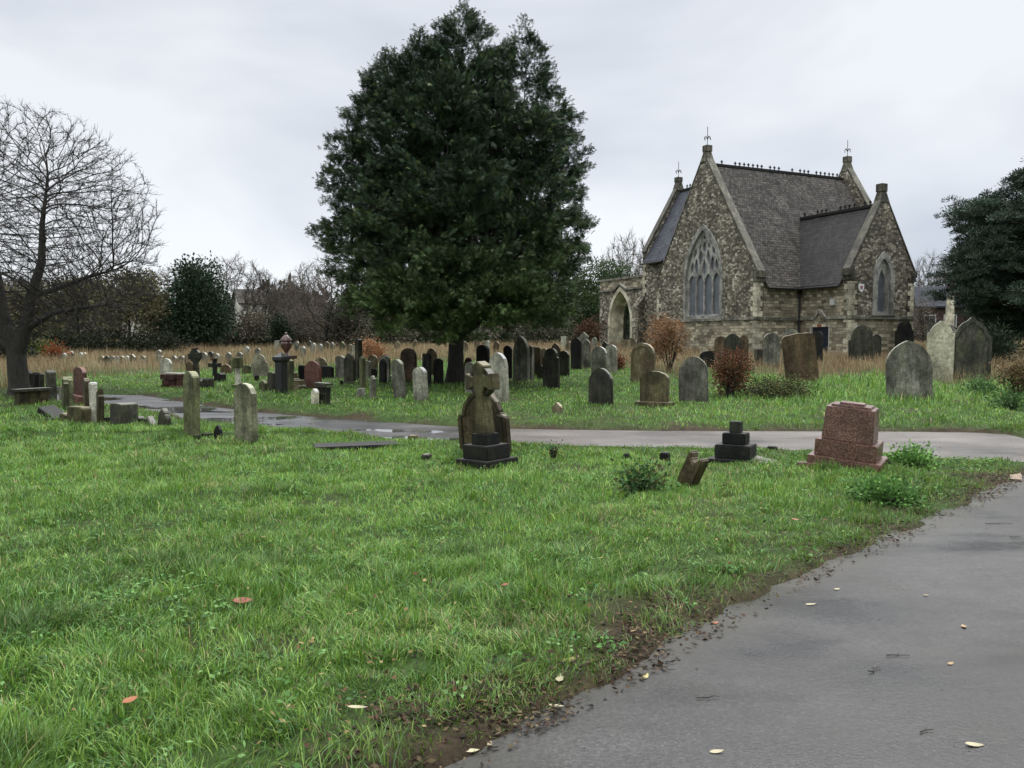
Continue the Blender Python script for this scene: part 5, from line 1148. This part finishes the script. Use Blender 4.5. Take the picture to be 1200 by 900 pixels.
# the great evergreen in the middle: drooping feathery sprays on several leaders
def great_evergreen():
    base = gp(533, 453); sc_ = F / base.y
    root = empty('evergreen_tree', base); root.scale = (.92, .92, 1.0); tag(root, 'huge dense dark evergreen with several pointed leaders and drooping sprays', 'tree')
    lead = []
    def L(px, ty, rad, dy, zb=2.1): lead.append(((px - 533) / sc_, dy, zat(ty, base.y) - base.z, rad, zb))
    for a in ((545, 6, 2.5, 0.), (622, 16, 1.75, .3), (566, 48, 1.9, .9), (492, 40, 2.2, -.3), (452, 54, 2.1, .3, 2.5), (428, 106, 1.75, .1, 2.7), (655, 98, 1.55, .0, 2.3), (668, 170, 1.2, -.2, 2.3), (402, 145, 1.3, .2, 3.2), (512, 36, 2.2, .8),
              (588, 108, 2.1, -1.1), (530, 95, 2.3, -1.7), (478, 120, 1.9, -1.5), (630, 130, 1.8, -1.3), (560, 200, 2.0, -2.4), (500, 240, 1.8, -2.3), (620, 260, 1.7, -2.2), (440, 215, 1.4, -1.2), (560, 90, 2.4, 1.9), (470, 140, 2., 1.8), (630, 150, 1.9, 1.8),
              (652, 290, 1.0, -1.5), (430, 290, .95, -1.2, 2.5), (540, 310, 1.9, -3.0), (600, 330, 1.5, -2.9), (480, 330, 1.6, -2.6), (397, 250, .7, .1, 3.3), (676, 275, .6, .2, 2.6), (508, 345, 1.6, -3.3, 1.6), (562, 350, 1.7, -3.4, 1.5), (452, 350, 1.2, -2.2, 2.2), (632, 345, 1.3, -2.3, 1.9), (598, 340, 1.5, -3.2, 1.6), (533, 335, 1.6, -2.4, 1.5), (475, 345, 1.4, -2.9, 1.8), (533, 300, 1.8, 2.6, 1.6)): L(*a)
    C = []; D = []; Tn = []; SL = []
    for (lx, ly, lz, rad, zb) in lead:
        hgt = lz - zb; nb = int(40 + 105 * rad * hgt / 12)
        tt = rng.random(nb) ** .9; tt[:int(nb * .34)] = rng.uniform(.72, 1., int(nb * .34))
        z0 = zb + hgt * tt; prof = np.where(tt < .22, .66 + .34 * tt / .22, np.clip((1 - tt) / .7, 0, 1) ** .5 * np.clip((1 - tt) / .16, 0, 1) ** .7); blen = rad * prof * rng.uniform(.72, 1.12, nb) + .08
        az = rng.random(nb) * 2 * math.pi
        lobe = .88 + .16 * np.sin(az * 5 + lx * 3) ; blen *= lobe
        ns = np.maximum(6, (blen * 46).astype(int))
        for i in range(nb):
            s = 1 - rng.random(ns[i]) ** 1.5 * .55
            rr = blen[i] * s; dx, dy = math.cos(az[i]), math.sin(az[i])
            zz = z0[i] + rr * min(.5, -.12 + tt[i] * 4) - rr * rr * .14 / max(.6, blen[i]) + rng.normal(0, .075, ns[i])
            zz = np.maximum(zz, zb - .35 - .45 * rng.random(ns[i]))
            C.append(np.stack([lx + dx * rr + rng.normal(0, .09, ns[i]), ly + dy * rr + rng.normal(0, .09, ns[i]), zz], 1))
            d = np.stack([dx + rng.normal(0, .45, ns[i]), dy + rng.normal(0, .45, ns[i]), np.where(tt[i] > .86, 1.1, .65) + rng.normal(0, .45, ns[i])], 1); D.append(d)
            g = rng.uniform(.5, 1.55); Tn.append(np.full(ns[i], g)); SL.append(np.full(ns[i], 1. if tt[i] < .9 else .7))
        # leader tip
        k = 26; s = rng.random(k); C.append(np.stack([lx + rng.normal(0, .07, k), ly + rng.normal(0, .07, k), lz - s * .9 - .12], 1)); D.append(np.stack([rng.normal(0, .5, k), rng.normal(0, .5, k), rng.uniform(.3, 1.1, k)], 1)); Tn.append(np.full(k, 1.)); SL.append(np.full(k, .7))
    C = np.concatenate(C); D = np.concatenate(D); Tn = np.concatenate(Tn); print('sprays', len(C)); SL = np.concatenate(SL); n = len(C)
    D /= np.linalg.norm(D, axis=1, keepdims=True); N0 = np.cross(D, unit(n)); N0 /= np.linalg.norm(N0, axis=1, keepdims=True) + 1e-9; Sd = np.cross(D, N0)
    # every spray is a feather of seven narrow leaflets, the tips hanging
    cs = []; ds = []; ns_ = []; ls = []; ws = []; ts = []
    green = np.array([.050, .080, .024]); blue = np.array([.024, .044, .025]); lite = np.array([.095, .125, .040])
    hh = C[:, 2:3]; q = np.clip((5.5 - hh) / 4, 0, 1) * .9 + rng.random((n, 1)) * .45; col = blue * (1 - q) + green * q; col = np.where(rng.random((n, 1)) < .07, lite, col) * Tn[:, None] * rng.uniform(.8, 1.2, (n, 1))
    ln = rng.uniform(.09, .22, n) * SL
    for k, (a, off, lf) in enumerate(((0, .25, 1.), (38, .0, .62), (-38, .05, .62), (42, .3, .5), (-42, .36, .5), (30, .62, .42), (-30, .68, .42))):
        ca, sa = math.cos(R(a)), math.sin(R(a)); d = D * ca + Sd * sa; d = d + np.array([0, 0, -.25 * (off + .3)]); cs.append(C + D * (ln * off)[:, None]); ds.append(d); ns_.append(N0); ls.append(ln * lf); ws.append(ln * .11 + .007); ts.append(col * (1 + .25 * off))
    me = quads(np.concatenate(cs), np.concatenate(ds), np.concatenate(ns_), np.concatenate(ls), np.concatenate(ws), np.concatenate(ts), 'crown', .25)
    m = MB(); m.tube([(0, 0, -.3), (-.02, 0, 0), (.03, 0, .6), (.05, 0, 1.4), (.06, 0, 3.2), (.3, 0, 7), (.35, 0, 9.0)], [.42, .36, .28, .25, .23, .12, .02], 14)
    for (lx, ly, lz, rad, zb) in lead[:18]: m.tube([(.05, 0, 1.5), (lx * .5, ly * .5, 2.6), (lx, ly, 4.2), (lx, ly, lz - 2.2)], [.12, .10, .07, .015], 7)
    link('trunk', mesh('trunk', m.V, m.F), M_BARK, root); link('crown', me, M_NEEDLE, root)
great_evergreen()
# the pine at the right edge: tiers of dense needle clumps
def pine():
    Y = 44.; p = at(1234, Y); root = empty('pine_tree', p); tag(root, 'dark spreading pine with tiered clumps of needles beyond the big dark headstone', 'tree'); s = Y / F
    C = []; D = []; T = []; br = MB(); q = random.Random(4)
    H_ = zat(165, Y) - p.z
    br.tube([(0, 0, -.3), (0, 0, 3), (.1, 0, 7), (0, 0, H_ - .4)], [.38, .3, .2, .05], 10)
    edge = [(400, -8), (385, -60), (360, -122), (340, -136), (320, -138), (300, -112), (275, -92), (262, -118), (250, -112), (235, -92), (222, -78), (205, -30), (180, -10)]
    ez = [zat(e_[0], Y) - p.z for e_ in edge][::1]; er = [-e_[1] * s for e_ in edge]
    for i in range(215):
        z = q.uniform(1.6, H_); rad = float(np.interp(z, ez, er)) * q.uniform(.72, 1.05); a = q.random() * 6.28
        if i < 46: a = math.pi + q.uniform(-.6, .6)
        ex, ey = math.cos(a) * rad, math.sin(a) * rad
        br.tube([(0, 0, z - rad * .12), (ex * .5, ey * .5, z - .05 * rad), (ex * .95, ey * .95, z + .05 * rad)], [.09, .06, .02], 5)
        m = int(6 + rad * 6)
        for j in range(m):
            t = .3 + .72 * (j + q.random()) / m; r_ = .36 + .26 * q.random(); c = np.array([ex * t + q.gauss(0, .22), ey * t + q.gauss(0, .26), z + .05 * rad * t + q.gauss(0, .26)])
            k = 95; v = unit(k); v[:, 2] = np.abs(v[:, 2]) * .9 - .2; C.append(c + v * np.array([r_, r_, r_ * .8]) * rng.uniform(.2, .9, (k, 1))); D.append(v + np.array([0, 0, .35])); g = np.array([.040, .062, .040]) * q.uniform(.5, 1.6); T.append(np.tile(g, (k, 1)) * rng.uniform(.7, 1.3, (k, 1)))
    C = np.concatenate(C); D = np.concatenate(D); T = np.concatenate(T); n = len(C)
    link('trunk', mesh('trunk', br.V, br.F), M_BARK, root); link('crown', quads(C, D, unit(n), rng.uniform(.12, .22, n), .045, T, 'crown', .05), M_NEEDLE, root)
pine()
OLV = [(.12, .12, .055), (.14, .125, .068), (.085, .10, .045), (.15, .12, .08)]
BRN = [(.12, .10, .075), (.10, .088, .062), (.135, .105, .08), (.09, .088, .055)]
GRN = [(.045, .075, .028), (.034, .060, .022), (.065, .095, .035)]
# woods beyond the dry grass, left to right
leafy(232, 62, 309, 92, 'round topped holly like evergreen, darkest of the trees left of the great evergreen', [(.024, .044, .024), (.032, .055, .030), (.040, .064, .036)], 15000, .26, .2, seed=3, shape='cone', lobes=12)
leafy(152, 60, 322, 92, 'olive brown thin leaved tree behind the dark hedge', OLV, 11900, .22, 1.6, 'broadleaf_tree', seed=5, lobes=9)
leafy(92, 64, 330, 88, 'dull olive tree with a dark stem behind the crowded row', OLV, 11050, .22, 1.8, 'broadleaf_tree', seed=8, lobes=9)
leafy(30, 66, 335, 100, 'dull olive tree seen through the limbs of the big bare tree', OLV, 11050, .24, 1.0, 'broadleaf_tree', seed=9, lobes=9)
leafy(-50, 60, 330, 120, 'dull olive tree at the far end of the graveyard, left of the bare tree', OLV, 8500, .26, .6, 'broadleaf_tree', seed=10)
leafy(188, 68, 352, 60, 'dusky green tree between the olive one and the holly', OLV + DKG, 5000, .22, .6, 'broadleaf_tree', seed=12)
leafy(300, 66, 372, 70, 'low brown thicket tree under the bare elms', BRN, 5500, .2, .2, 'broadleaf_tree', seed=13)
leafy(329, 64, 371, 22, 'small dark ivy clad tree below the white house', DKG, 1600, .22, .2, 'evergreen_tree', seed=14)
leafy(352, 68, 366, 60, 'russet brown thicket tree behind the urn monument', BRN, 4500, .2, .3, 'broadleaf_tree', seed=15)
leafy(408, 62, 352, 56, 'dark green brown tree tucked against the great evergreen', BRN + DKG, 4500, .22, .2, 'broadleaf_tree', seed=16)
bare(0, 382, 62, 302, 104, 'bushy russet leafless tree beside the great evergreen', M_TWIGR, .4)
bare(1, 352, 74, 322, 74, 'lower russet leafless tree between the white house and the evergreen', M_TWIGR, 2.1)
bare(2, 309, 76, 316, 50, 'slim dark leafless tree behind the white house', None, 1.)
bare(0, 278, 74, 300, 96, 'tall leafless tree rising behind the dark holly', None, 3.0)
bare(1, 215, 82, 311, 90, 'pale leafless tree behind the holly on its left side', None, 5.0)
bare(2, 330, 82, 330, 40, 'faint leafless tree right of the slim dark one', M_TWIGR, 4.0)
bare(1, 110, 84, 330, 110, 'distant leafless tree behind the olive trees', None, .8)
bare(0, 20, 80, 318, 110, 'distant leafless tree behind the crown of the big bare tree', None, 1.8)
leafy(455, 70, 368, 90, 'dark thicket tree behind the foot of the great evergreen', BRN + DKG, 4000, .24, .1, 'broadleaf_tree', seed=20)
leafy(545, 74, 375, 110, 'dark thicket tree hidden behind the evergreen trunk', BRN + DKG, 3500, .26, .1, 'broadleaf_tree', seed=21)
leafy(630, 74, 372, 100, 'dark thicket tree behind the dry grass near the archway', BRN + DKG, 3500, .26, .1, 'broadleaf_tree', seed=22)
leafy(708, 84, 308, 74, 'green evergreen tree rising behind the stone archway', GRN, 8000, .28, .3, 'evergreen_tree', seed=23, lobes=9)
leafy(690, 78, 350, 52, 'dark green bushy tree beside the archway pier', GRN + DKG, 4500, .26, .1, 'evergreen_tree', seed=24)
leafy(745, 86, 335, 80, 'dim green tree seen through the archway', DKG, 5000, .28, .3, 'evergreen_tree', seed=25)
bare(0, 736, 100, 273, 74, 'grey leafless tree with domed crown above the archway', None, 2.6)
bare(2, 762, 104, 285, 50, 'grey leafless tree between the dome crowned one and the chapel roof', None, .3)
leafy(690, 66, 378, 34, 'reddish brown bush beside the foot of the archway', [(.12, .06, .035), (.09, .05, .03), (.06, .05, .03)], 1800, .2, .1, 'shrub', 'shrub', seed=26)
bare(0, 1088, 96, 296, 60, 'dark leafless tree beside the chapel gable', None, .5)
bare(1, 1125, 100, 305, 80, 'leafless tree behind the branches of the pine', None, 1.5)
leafy(1085, 100, 345, 50, 'dark thicket tree behind the brick house', BRN, 3000, .26, .3, 'broadleaf_tree', seed=27)
leafy(1135, 86, 352, 60, 'brown thicket tree behind the memorial shaft', BRN, 3500, .24, .2, 'broadleaf_tree', seed=28)
leafy(1010, 110, 330, 200, 'broad dim tree hidden behind the chapel', BRN + DKG, 3000, .3, .3, 'broadleaf_tree', seed=29)
leafy(1250, 60, 340, 150, 'dark underwood tree behind the pine', DKG, 5000, .3, .1, 'evergreen_tree', seed=30)
leafy(1160, 50, 378, 60, 'dark low evergreen under the pine branches', DKG, 3500, .22, .0, 'evergreen_tree', seed=31)
# hedges and shrubs
def hedge(px0, px1, Y, toppx, label, cols, n, leaf=.2, name='hedge', d=1.2):
    a, b = at(px0, Y), at(px1, Y); L_ = (b - a).length; h = zat(toppx, Y) - a.z; bl = []; q = random.Random(int(px0 + px1)); x = -L_ / 2
    while x < L_ / 2: r_ = h * q.uniform(.45, .58); bl.append((x, q.uniform(-.2, .2), h * .48, r_ * 1.2, d, h * q.uniform(.46, .56))); x += r_ * 1.1
    o = link(name, crown_cloud(name, bl, n, leaf, cols), M_LEAF); o.location = (a + b) / 2; tag(o, label, 'hedge'); return o
hedge(70, 205, 52, 400, 'long dark clipped hedge behind the distant graves under the olive trees', [(.016, .020, .010), (.022, .026, .012)], 9000, .2, d=1.6)
hedge(28, 58, 45, 408, 'yellow green hedge between the bare trunk and the dark hedge', [(.11, .12, .03), (.08, .10, .028), (.05, .065, .02)], 3200, .16)
hedge(-60, 20, 40, 392, 'near black hedge behind the trunk of the big bare tree', [(.014, .018, .010), (.02, .024, .012)], 4000, .2)
hedge(205, 330, 66, 402, 'dark undergrowth hedge below the holly and bare elms', [(.03, .026, .018), (.022, .026, .014)], 6000, .2)
hedge(330, 520, 72, 396, 'dark undergrowth hedge behind the urn monument and tall grass', [(.035, .028, .02), (.024, .026, .015)], 7000, .22)
hedge(520, 720, 80, 392, 'dark undergrowth hedge behind the evergreen trunk', [(.035, .028, .02), (.024, .026, .015)], 6000, .24)
hedge(1060, 1240, 84, 386, 'dark undergrowth hedge behind the memorial shaft', [(.035, .028, .02), (.024, .026, .015)], 5000, .24)
def bush(px, by, wpx, ty, label, cols, n, leaf, name='shrub', up=.3, stems=True, Y=None, mat=None, aspect=.55):
    p = gp(px, by) if Y is None else at(px, Y); w_ = wpx * p.y / F / 2; h = zat(ty, p.y) - p.z; bl = []; q = random.Random(int(px))
    for i in range(7): a = q.random() * 6.28; d = w_ * q.uniform(.1, .55); r_ = w_ * q.uniform(.35, .55); bl.append((math.cos(a) * d, math.sin(a) * d, h * q.uniform(.3, .78), r_, r_, h * .24))
    cm = crown_cloud('foliage', bl, n, leaf, cols, up, fill=.15, aspect=aspect); root = empty(name, p); tag(root, label, name.replace('_', ' '))
    m = MB()
    for i in range(14): a = q.random() * 6.28; r_ = w_ * q.uniform(.2, .9); m.tube([(0, 0, -.05), (math.cos(a) * r_ * .5, math.sin(a) * r_ * .5, h * .45), (math.cos(a) * r_, math.sin(a) * r_, h * q.uniform(.6, .98))], [.02, .012, .004], 5)
    link('stems', mesh('stems', m.V, m.F), M_TWIG, root); link('foliage', cm, mat or M_LEAF, root); return root
COP = [(.25, .13, .065), (.32, .18, .09), (.17, .085, .045), (.24, .16, .09)]
r_ = bush(784, 438, 60, 366, 'copper leaved beech sapling growing before the chapel gable', COP, 5200, .085, 'sapling')
bush(856, 470, 66, 408, 'brown withered shrub between the lichened stone and the chapel', [(.15, .06, .035), (.10, .05, .03), (.19, .09, .05), (.06, .06, .025)], 7000, .06)
bush(905, 469, 120, 446, 'dull green bramble mound behind the brown withered shrub', [(.06, .09, .03), (.09, .10, .04), (.05, .06, .03), (.16, .15, .06)], 5200, .06, 'bramble')
bush(436, 432, 34, 399, 'orange bracken clump in the dry grass left of the evergreen', [(.33, .16, .08), (.26, .13, .07), (.38, .23, .12)], 2600, .09, 'bracken')
leafy(1080, 76, 352, 30, 'thin brown thicket in front of the brick house', BRN, 1500, .16, .2, 'shrub', 'shrub', seed=33)
bush(64, 436, 14, 408, 'rusty orange bush in front of the yellow green hedge', [(.26, .09, .04), (.20, .08, .035)], 1200, .12, Y=42.)
bush(722, 436, 14, 414, 'rusty bush at the foot of the archway behind the pale headstones', [(.20, .08, .04), (.14, .06, .03)], 900, .10)
bush(1168, 432, 46, 384, 'dark laurel bush with glossy leaves beside the big dark headstone', [(.022, .034, .018), (.03, .045, .022)], 2600, .16, 'laurel_bush', aspect=.35)
bush(1190, 470, 60, 425, 'tangle of dry brown bramble at the verge beside the big dark headstone', [(.16, .10, .05), (.11, .07, .04), (.08, .08, .03)], 2600, .07, 'bramble')
bush(1150, 466, 40, 446, 'fresh green nettle patch below the big dark headstone', [(.075, .15, .05), (.10, .19, .07)], 1000, .08, 'nettle_patch')
bush(1186, 486, 44, 462, 'fresh green weeds on the verge near the path bend', [(.07, .14, .045), (.10, .18, .06)], 1000, .08, 'nettle_patch')
bush(1062, 551, 84, 535, 'bright green nettle clump beside the stepped pink pedestal', [(.13, .26, .06), (.18, .33, .09), (.09, .19, .05)], 2800, .045, 'nettle_patch', aspect=.7)
bush(1030, 590, 96, 573, 'leafy green weed mound in front of the stepped pink pedestal', [(.10, .22, .05), (.14, .28, .07), (.07, .15, .04)], 2800, .045, 'nettle_patch', aspect=.7)
bush(750, 580, 48, 560, 'dark leaved dock clump beside the leaning scroll topped stone', [(.035, .085, .028), (.05, .11, .035), (.10, .10, .04)], 900, .055, 'dock_plant')
bush(648, 540, 18, 522, 'tiny dark leaved sprig with yellow flecks in the near grass', [(.03, .10, .04), (.05, .13, .04), (.4, .38, .08)], 160, .04, 'weed')
bush(566, 470, 12, 452, 'brownish weed tuft at the foot of the pale leaning headstone', [(.07, .08, .03)], 300, .05, 'weed', Y=22.)
# leaf litter along the tarmac edge
def litter(n):
    e_ = np.array([(p.x, p.y) for p in nlw[:-1]]); s = rng.random(n) * (len(e_) - 1); i = s.astype(int); f = (s - i)[:, None]; P_ = e_[i] * (1 - f) + e_[i + 1] * f
    P_ = P_ + np.stack([-np.abs(rng.normal(-.02, .5, n)), rng.normal(.05, .35, n)], 1); x, y = P_[:, 0], P_[:, 1]; d = pathd(x, y)
    k = (d > -.10) & (rng.random(n) < .25 + (vn(x, y, .35, 51) > .45)); x, y, d = x[k], y[k], d[k]; n = len(x)
    z = np.maximum(gz(x, y, d), hb(x, y) + .012) + rng.uniform(.002, .02, n); D = rng.normal(size=(n, 3)) * np.array([1, 1, .25]); N_ = rng.normal(size=(n, 3)) * .35 + np.array([0, 0, 1])
    cols = np.array([(.065, .038, .022), (.045, .028, .018), (.10, .055, .03), (.16, .12, .06), (.03, .022, .015)])[rng.integers(0, 5, n)] * rng.uniform(.6, 1.2, (n, 1))
    o = link('leaf_litter', quads(np.stack([x, y, z], 1), D, N_, rng.uniform(.012, .048, n), rng.uniform(.008, .026, n), cols * .75, 'leaf litter'), M_LEAF); tag(o, 'trodden brown leaves along the edge of the wet tarmac', 'leaf litter', kind='stuff')
litter(11000)
def weeds(n):
    """low broad leaved weeds and clover patches in the lawn"""
    x, y = frust(n, 2.4, 15, 1.2); d = pathd(x, y); k = (d > .15) & ((vn(x, y, .45, 81) > .74) | (rng.random(n) < .06)); x, y, d = x[k], y[k], d[k]; m = len(x); rep = 7
    x = np.repeat(x, rep) + rng.normal(0, .035, m * rep); y = np.repeat(y, rep) + rng.normal(0, .035, m * rep); n = len(x); z = gz(x, y) + rng.uniform(.02, .06, n)
    D = rng.normal(size=(n, 3)); D[:, 2] = rng.uniform(.0, .7, n); cols = np.array([(.06, .15, .035), (.09, .21, .05), (.15, .28, .09), (.05, .11, .04)])[np.repeat(rng.integers(0, 4, m), rep)] * rng.uniform(.7, 1.2, (n, 1))
    o = link('lawn_weeds', quads(np.stack([x, y, z], 1), D, rng.normal(size=(n, 3)) * .4 + np.array([0, 0, 1]), rng.uniform(.02, .05, n), rng.uniform(.012, .024, n), cols, 'weeds', .2), M_LEAF); tag(o, 'clover and low broad leaved weeds in the lawn', 'weeds', kind='stuff')
    x, y = frust(2600, 2.4, 13, 1.2); d = pathd(x, y); k = (d > .1) & (rng.random(2600) < .15 + .85 * (vn(x, y, .8, 82) > .6)); x, y = x[k], y[k]; n = len(x); z = gz(x, y) + rng.uniform(.03, .07, n)
    cols = np.array([(.12, .06, .03), (.20, .13, .06), (.07, .045, .03), (.28, .22, .10)])[rng.integers(0, 4, n)]
    o = link('lawn_leaf_litter', quads(np.stack([x, y, z], 1), rng.normal(size=(n, 3)) * np.array([1, 1, .3]), rng.normal(size=(n, 3)) * .4 + np.array([0, 0, 1]), rng.uniform(.015, .045, n), rng.uniform(.01, .025, n), cols, 'lawn leaves'), M_LEAF); tag(o, 'small withered leaves caught in the lawn', 'leaf litter', kind='stuff')
weeds(9000)
def grit(n):
    x = rng.uniform(-1, 9, n); y = rng.uniform(2.4, 11, n); d = pathd(x, y); k = (d < -.05) & (rng.random(n) < np.exp(d / 1.2) + .1); x, y = x[k], y[k]; n = len(x)
    c = np.array([(.018, .013, .009), (.05, .035, .02), (.03, .028, .025)])[rng.integers(0, 3, n)]
    o = link('grit_debris', quads(np.stack([x, y, hb(x, y) + .014 + rng.uniform(0, .006, n)], 1), rng.normal(size=(n, 3)) * np.array([1, 1, .2]), np.array([0, 0, 1]) + rng.normal(size=(n, 3)) * .3, rng.uniform(.005, .022, n), rng.uniform(.003, .009, n), c, 'debris'), M_LEAF); tag(o, 'specks of bark and grit on the wet tarmac', 'debris', kind='stuff')
grit(1500)
# single fallen leaves and twigs
def fleaf(px, py, size, col, label, ang, z=.016, wide=.42):
    m = MB(); n = 7; V = []; 
    for i in range(n):
        t = i / (n - 1); ww = size * wide * .5 * math.sin(math.pi * t ** .8); V += [((t - .5) * size, -ww, .02 * size * (t - .5) ** 2 * 4 + .02 * ww), ((t - .5) * size, 0, .01 * size * (t - .5) ** 2 * 4), ((t - .5) * size, ww, .05 * size * (t - .5) ** 2 * 4 + .08 * ww)]
    Fc = [(3 * i + j, 3 * i + 3 + j, 3 * i + 4 + j, 3 * i + 1 + j) for i in range(n - 1) for j in range(2)]
    o = link('fallen_leaf', mesh('leaf', V, Fc), LM[col]); p = gp(px, py); zz = float(max(hb(p.x, p.y) + .012, gz(np.array([p.x]), np.array([p.y]))[0])) + z; o.location = (p.x, p.y, zz); o.rotation_euler = (rng.normal(0, .1), rng.normal(0, .1), R(ang)); tag(o, label, 'leaf', 'fallen leaves'); return o
LM = {k: plain(k + ' dead leaf', c, .5) for k, c in (('cream', (.36, .32, .20)), ('yellow', (.32, .28, .10)), ('orange', (.26, .09, .03)), ('rust', (.22, .06, .03)), ('tan', (.30, .20, .10)))}
for a in ((656, 809, .10, 'cream', 'large cream leaf lying on the trodden edge of the wet tarmac', 80), (668, 787, .11, 'yellow', 'pale yellow leaf among brown litter above the large cream one', 30), (652, 831, .07, 'cream', 'cream leaf at the litter edge just below the large cream one', -10), (757, 796, .06, 'yellow', 'yellow leaf on wet tarmac beside the litter', 60),
          (574, 876, .05, 'cream', 'small cream leaf at the lowest corner of the grass edge', 80), (553, 885, .06, 'cream', 'curled cream leaf beside the lowest corner of the grass edge', 5), (840, 885, .06, 'cream', 'narrow white leaf on the open tarmac nearest the grass corner', 0), (1142, 877, .08, 'cream', 'long narrow white leaf lowest on the open tarmac', 0), (950, 711, .07, 'cream', 'narrow white leaf on tarmac beside the worn streak', 5),
          (981, 693, .05, 'cream', 'small whitish leaf on tarmac close to the grass edge', 20), (1129, 737, .07, 'tan', 'single tan leaf in the middle of the tarmac', 70), (1114, 781, .06, 'tan', 'tan leaf among dark crumbs on the tarmac', 40), (838, 733, .05, 'orange', 'small orange leaf where grass meets tarmac', 10), (285, 719, .12, 'rust', 'large red brown leaf alone in the middle of the lawn', 20),
          (153, 838, .07, 'orange', 'small orange leaf deep in the near lawn', 50), (419, 853, .09, 'cream', 'pale leaf among bare earth patches near the lawn corner', -10), (932, 618, .07, 'orange', 'orange leaf on the grass beyond the brown litter', 0), (592, 703, .05, 'rust', 'small rust leaf in the lawn below the black steps', 0), (1085, 700, .04, 'tan', 'tiny tan leaf on tarmac above the single tan one', 10)):
    fleaf(*a[:3], a[3], a[4], a[5], wide=.75 if a[3] in ('rust', 'orange') else .38, z=.05 if a[0] in (285, 153, 419, 932, 592) else .004)
def twig(px, py, L_, label, ang, seed):
    q = random.Random(seed); L_ *= .75; m = MB(); pts = [(L_ * (i / 4 - .5), q.uniform(-.08, .08) * L_, .006 + q.uniform(0, .006)) for i in range(5)]; m.tube(pts, [.003, .003, .0025, .002, .001], 5)
    m.tube([pts[2], (pts[2][0] + L_ * .12, pts[2][1] + L_ * .16, .012)], [.003, .001], 5); o = m.build('twig', M_BARK); p = gp(px, py); o.location = (p.x, p.y, float(hb(p.x, p.y)) + .012); o.rotation_euler.z = R(ang); tag(o, label, 'twig', 'twigs on the tarmac')
for a in ((1170, 616, .32, 'curved dark twig on tarmac nearest the crossing path', 0, 1), (1025, 789, .14, 'short dark twig in the middle of the tarmac', 40, 2), (1052, 772, .16, 'thin dark twig above the short dark one', 0, 3), (830, 822, .14, 'straight dark twig lying level near the grass edge', 0, 4), (778, 787, .16, 'brown twig sticking out of the litter', -40, 5), (1190, 632, .12, 'tiny dark twig below the curved one', 0, 6), (1086, 861, .10, 'clustered dark twig low on the tarmac', 20, 7)): twig(*a)
# ------------------------------------------------------------------ houses glimpsed far behind
def house(px, Y, w_, d, eave, ridge, label, wallm, roofm, rz, wins=((-.25, .5), (.25, .5)), chim=True):
    p = at(px, Y); root = empty('house', p, rz); tag(root, label, 'house')
    m = MB(); m.box(-w_ / 2, w_ / 2, -d / 2, d / 2, -1, eave); m.add([(-w_ / 2, -d / 2, eave), (-w_ / 2, d / 2, eave), (-w_ / 2, 0, ridge), (w_ / 2, -d / 2, eave), (w_ / 2, d / 2, eave), (w_ / 2, 0, ridge)], [(0, 2, 1), (3, 4, 5)]); m.build('wall', wallm, root, uv=True)
    m = MB(); e_ = .3; k = (ridge - eave) / (d / 2)
    for s_ in (-1, 1):
        V = [(x, y, z) for x in (-w_ / 2 - e_, w_ / 2 + e_) for y, z in ((s_ * (d / 2 + e_), eave - e_ * k + .02), (0, ridge + .02), (0, ridge + .2), (s_ * (d / 2 + e_), eave - e_ * k + .2))]
        m.add(V, [(0, 1, 2, 3), (4, 7, 6, 5), (0, 4, 5, 1), (2, 6, 7, 3), (1, 5, 6, 2), (0, 3, 7, 4)])
    rf = m.build('roof', roofm, root, uv=True)
    if chim: MB().box(w_ * .2, w_ * .2 + .7, -.35, .35, ridge - .6, ridge + 1.1).build('chimney', wallm, rf, uv=True)
    for fx, fz in wins:
        x = fx * w_; z = fz * eave; f = MB(); f.plate([(x - .6, z - .7), (x + .6, z - .7), (x + .6, z + .7), (x - .6, z + .7)], [[(x - .5, z - .6), (x - .02, z - .6), (x - .02, z + .6), (x - .5, z + .6)], [(x + .02, z - .6), (x + .5, z - .6), (x + .5, z + .6), (x + .02, z + .6)]], th=.06, O=(0, -d / 2 - .04, 0))
        fr = f.build('window', M_WP, root); MB().box(x - .55, x + .55, -d / 2 - .005, -d / 2 + .01, z - .65, z + .65).build('pane', M_GLS, fr)
M_WP = plain('white window paint', (.42, .42, .39), .6); M_GLS = plain('dark window glass', (.03, .035, .04), .1); M_REND = plain('pale render', (.62, .60, .52), .8)
M_BRICK = masonry('red brick', (.045, .024, .018), (.09, .048, .035), (.07, .06, .05), .22, .075, .0, .3)
house(295, 100, 3.2, 5, 4.7, 6.3, 'pale rendered house glimpsed between bare trees', M_REND, M_TILE, .5, (), False)
house(176, 110, 4.0, 6, 4.9, 6.2, 'white walled house glimpsed left of the holly', M_REND, M_TILE, -.1, (), False)
house(1096, 88, 4.2, 6, 3.9, 5.9, 'small brick house with slate roof between chapel and pine', M_BRICK, M_SLATE, -.35, ((-.25, .6), (.2, .6)))
# wood beyond everything, closing the horizon
def far_wood():
    n = 70000; px = rng.uniform(-700, 1900, n); Y = rng.uniform(105, 150, n); x = (px - 600) / F * Y; top = 2.2 + 4.2 * vn(px, Y * 0, 46, 61) + 2.2 * vn(px, Y * 0, 13, 62)
    C = np.stack([x, Y, hb(x, Y) + rng.random(n) * top], 1); c = np.array([(.055, .048, .038), (.04, .042, .028), (.07, .056, .046), (.03, .036, .024)])[(vn(px, Y, 60, 63) * 3.99).astype(int)] * rng.uniform(.7, 1.3, (n, 1))
    o = link('far_woods', quads(C, unit(n) + np.array([0, 0, .4]), unit(n), rng.uniform(.7, 1.6, n), rng.uniform(.4, .9, n), c, 'far woods'), M_LEAF); tag(o, 'dim winter woods closing the view', 'woods', kind='stuff')
far_wood()
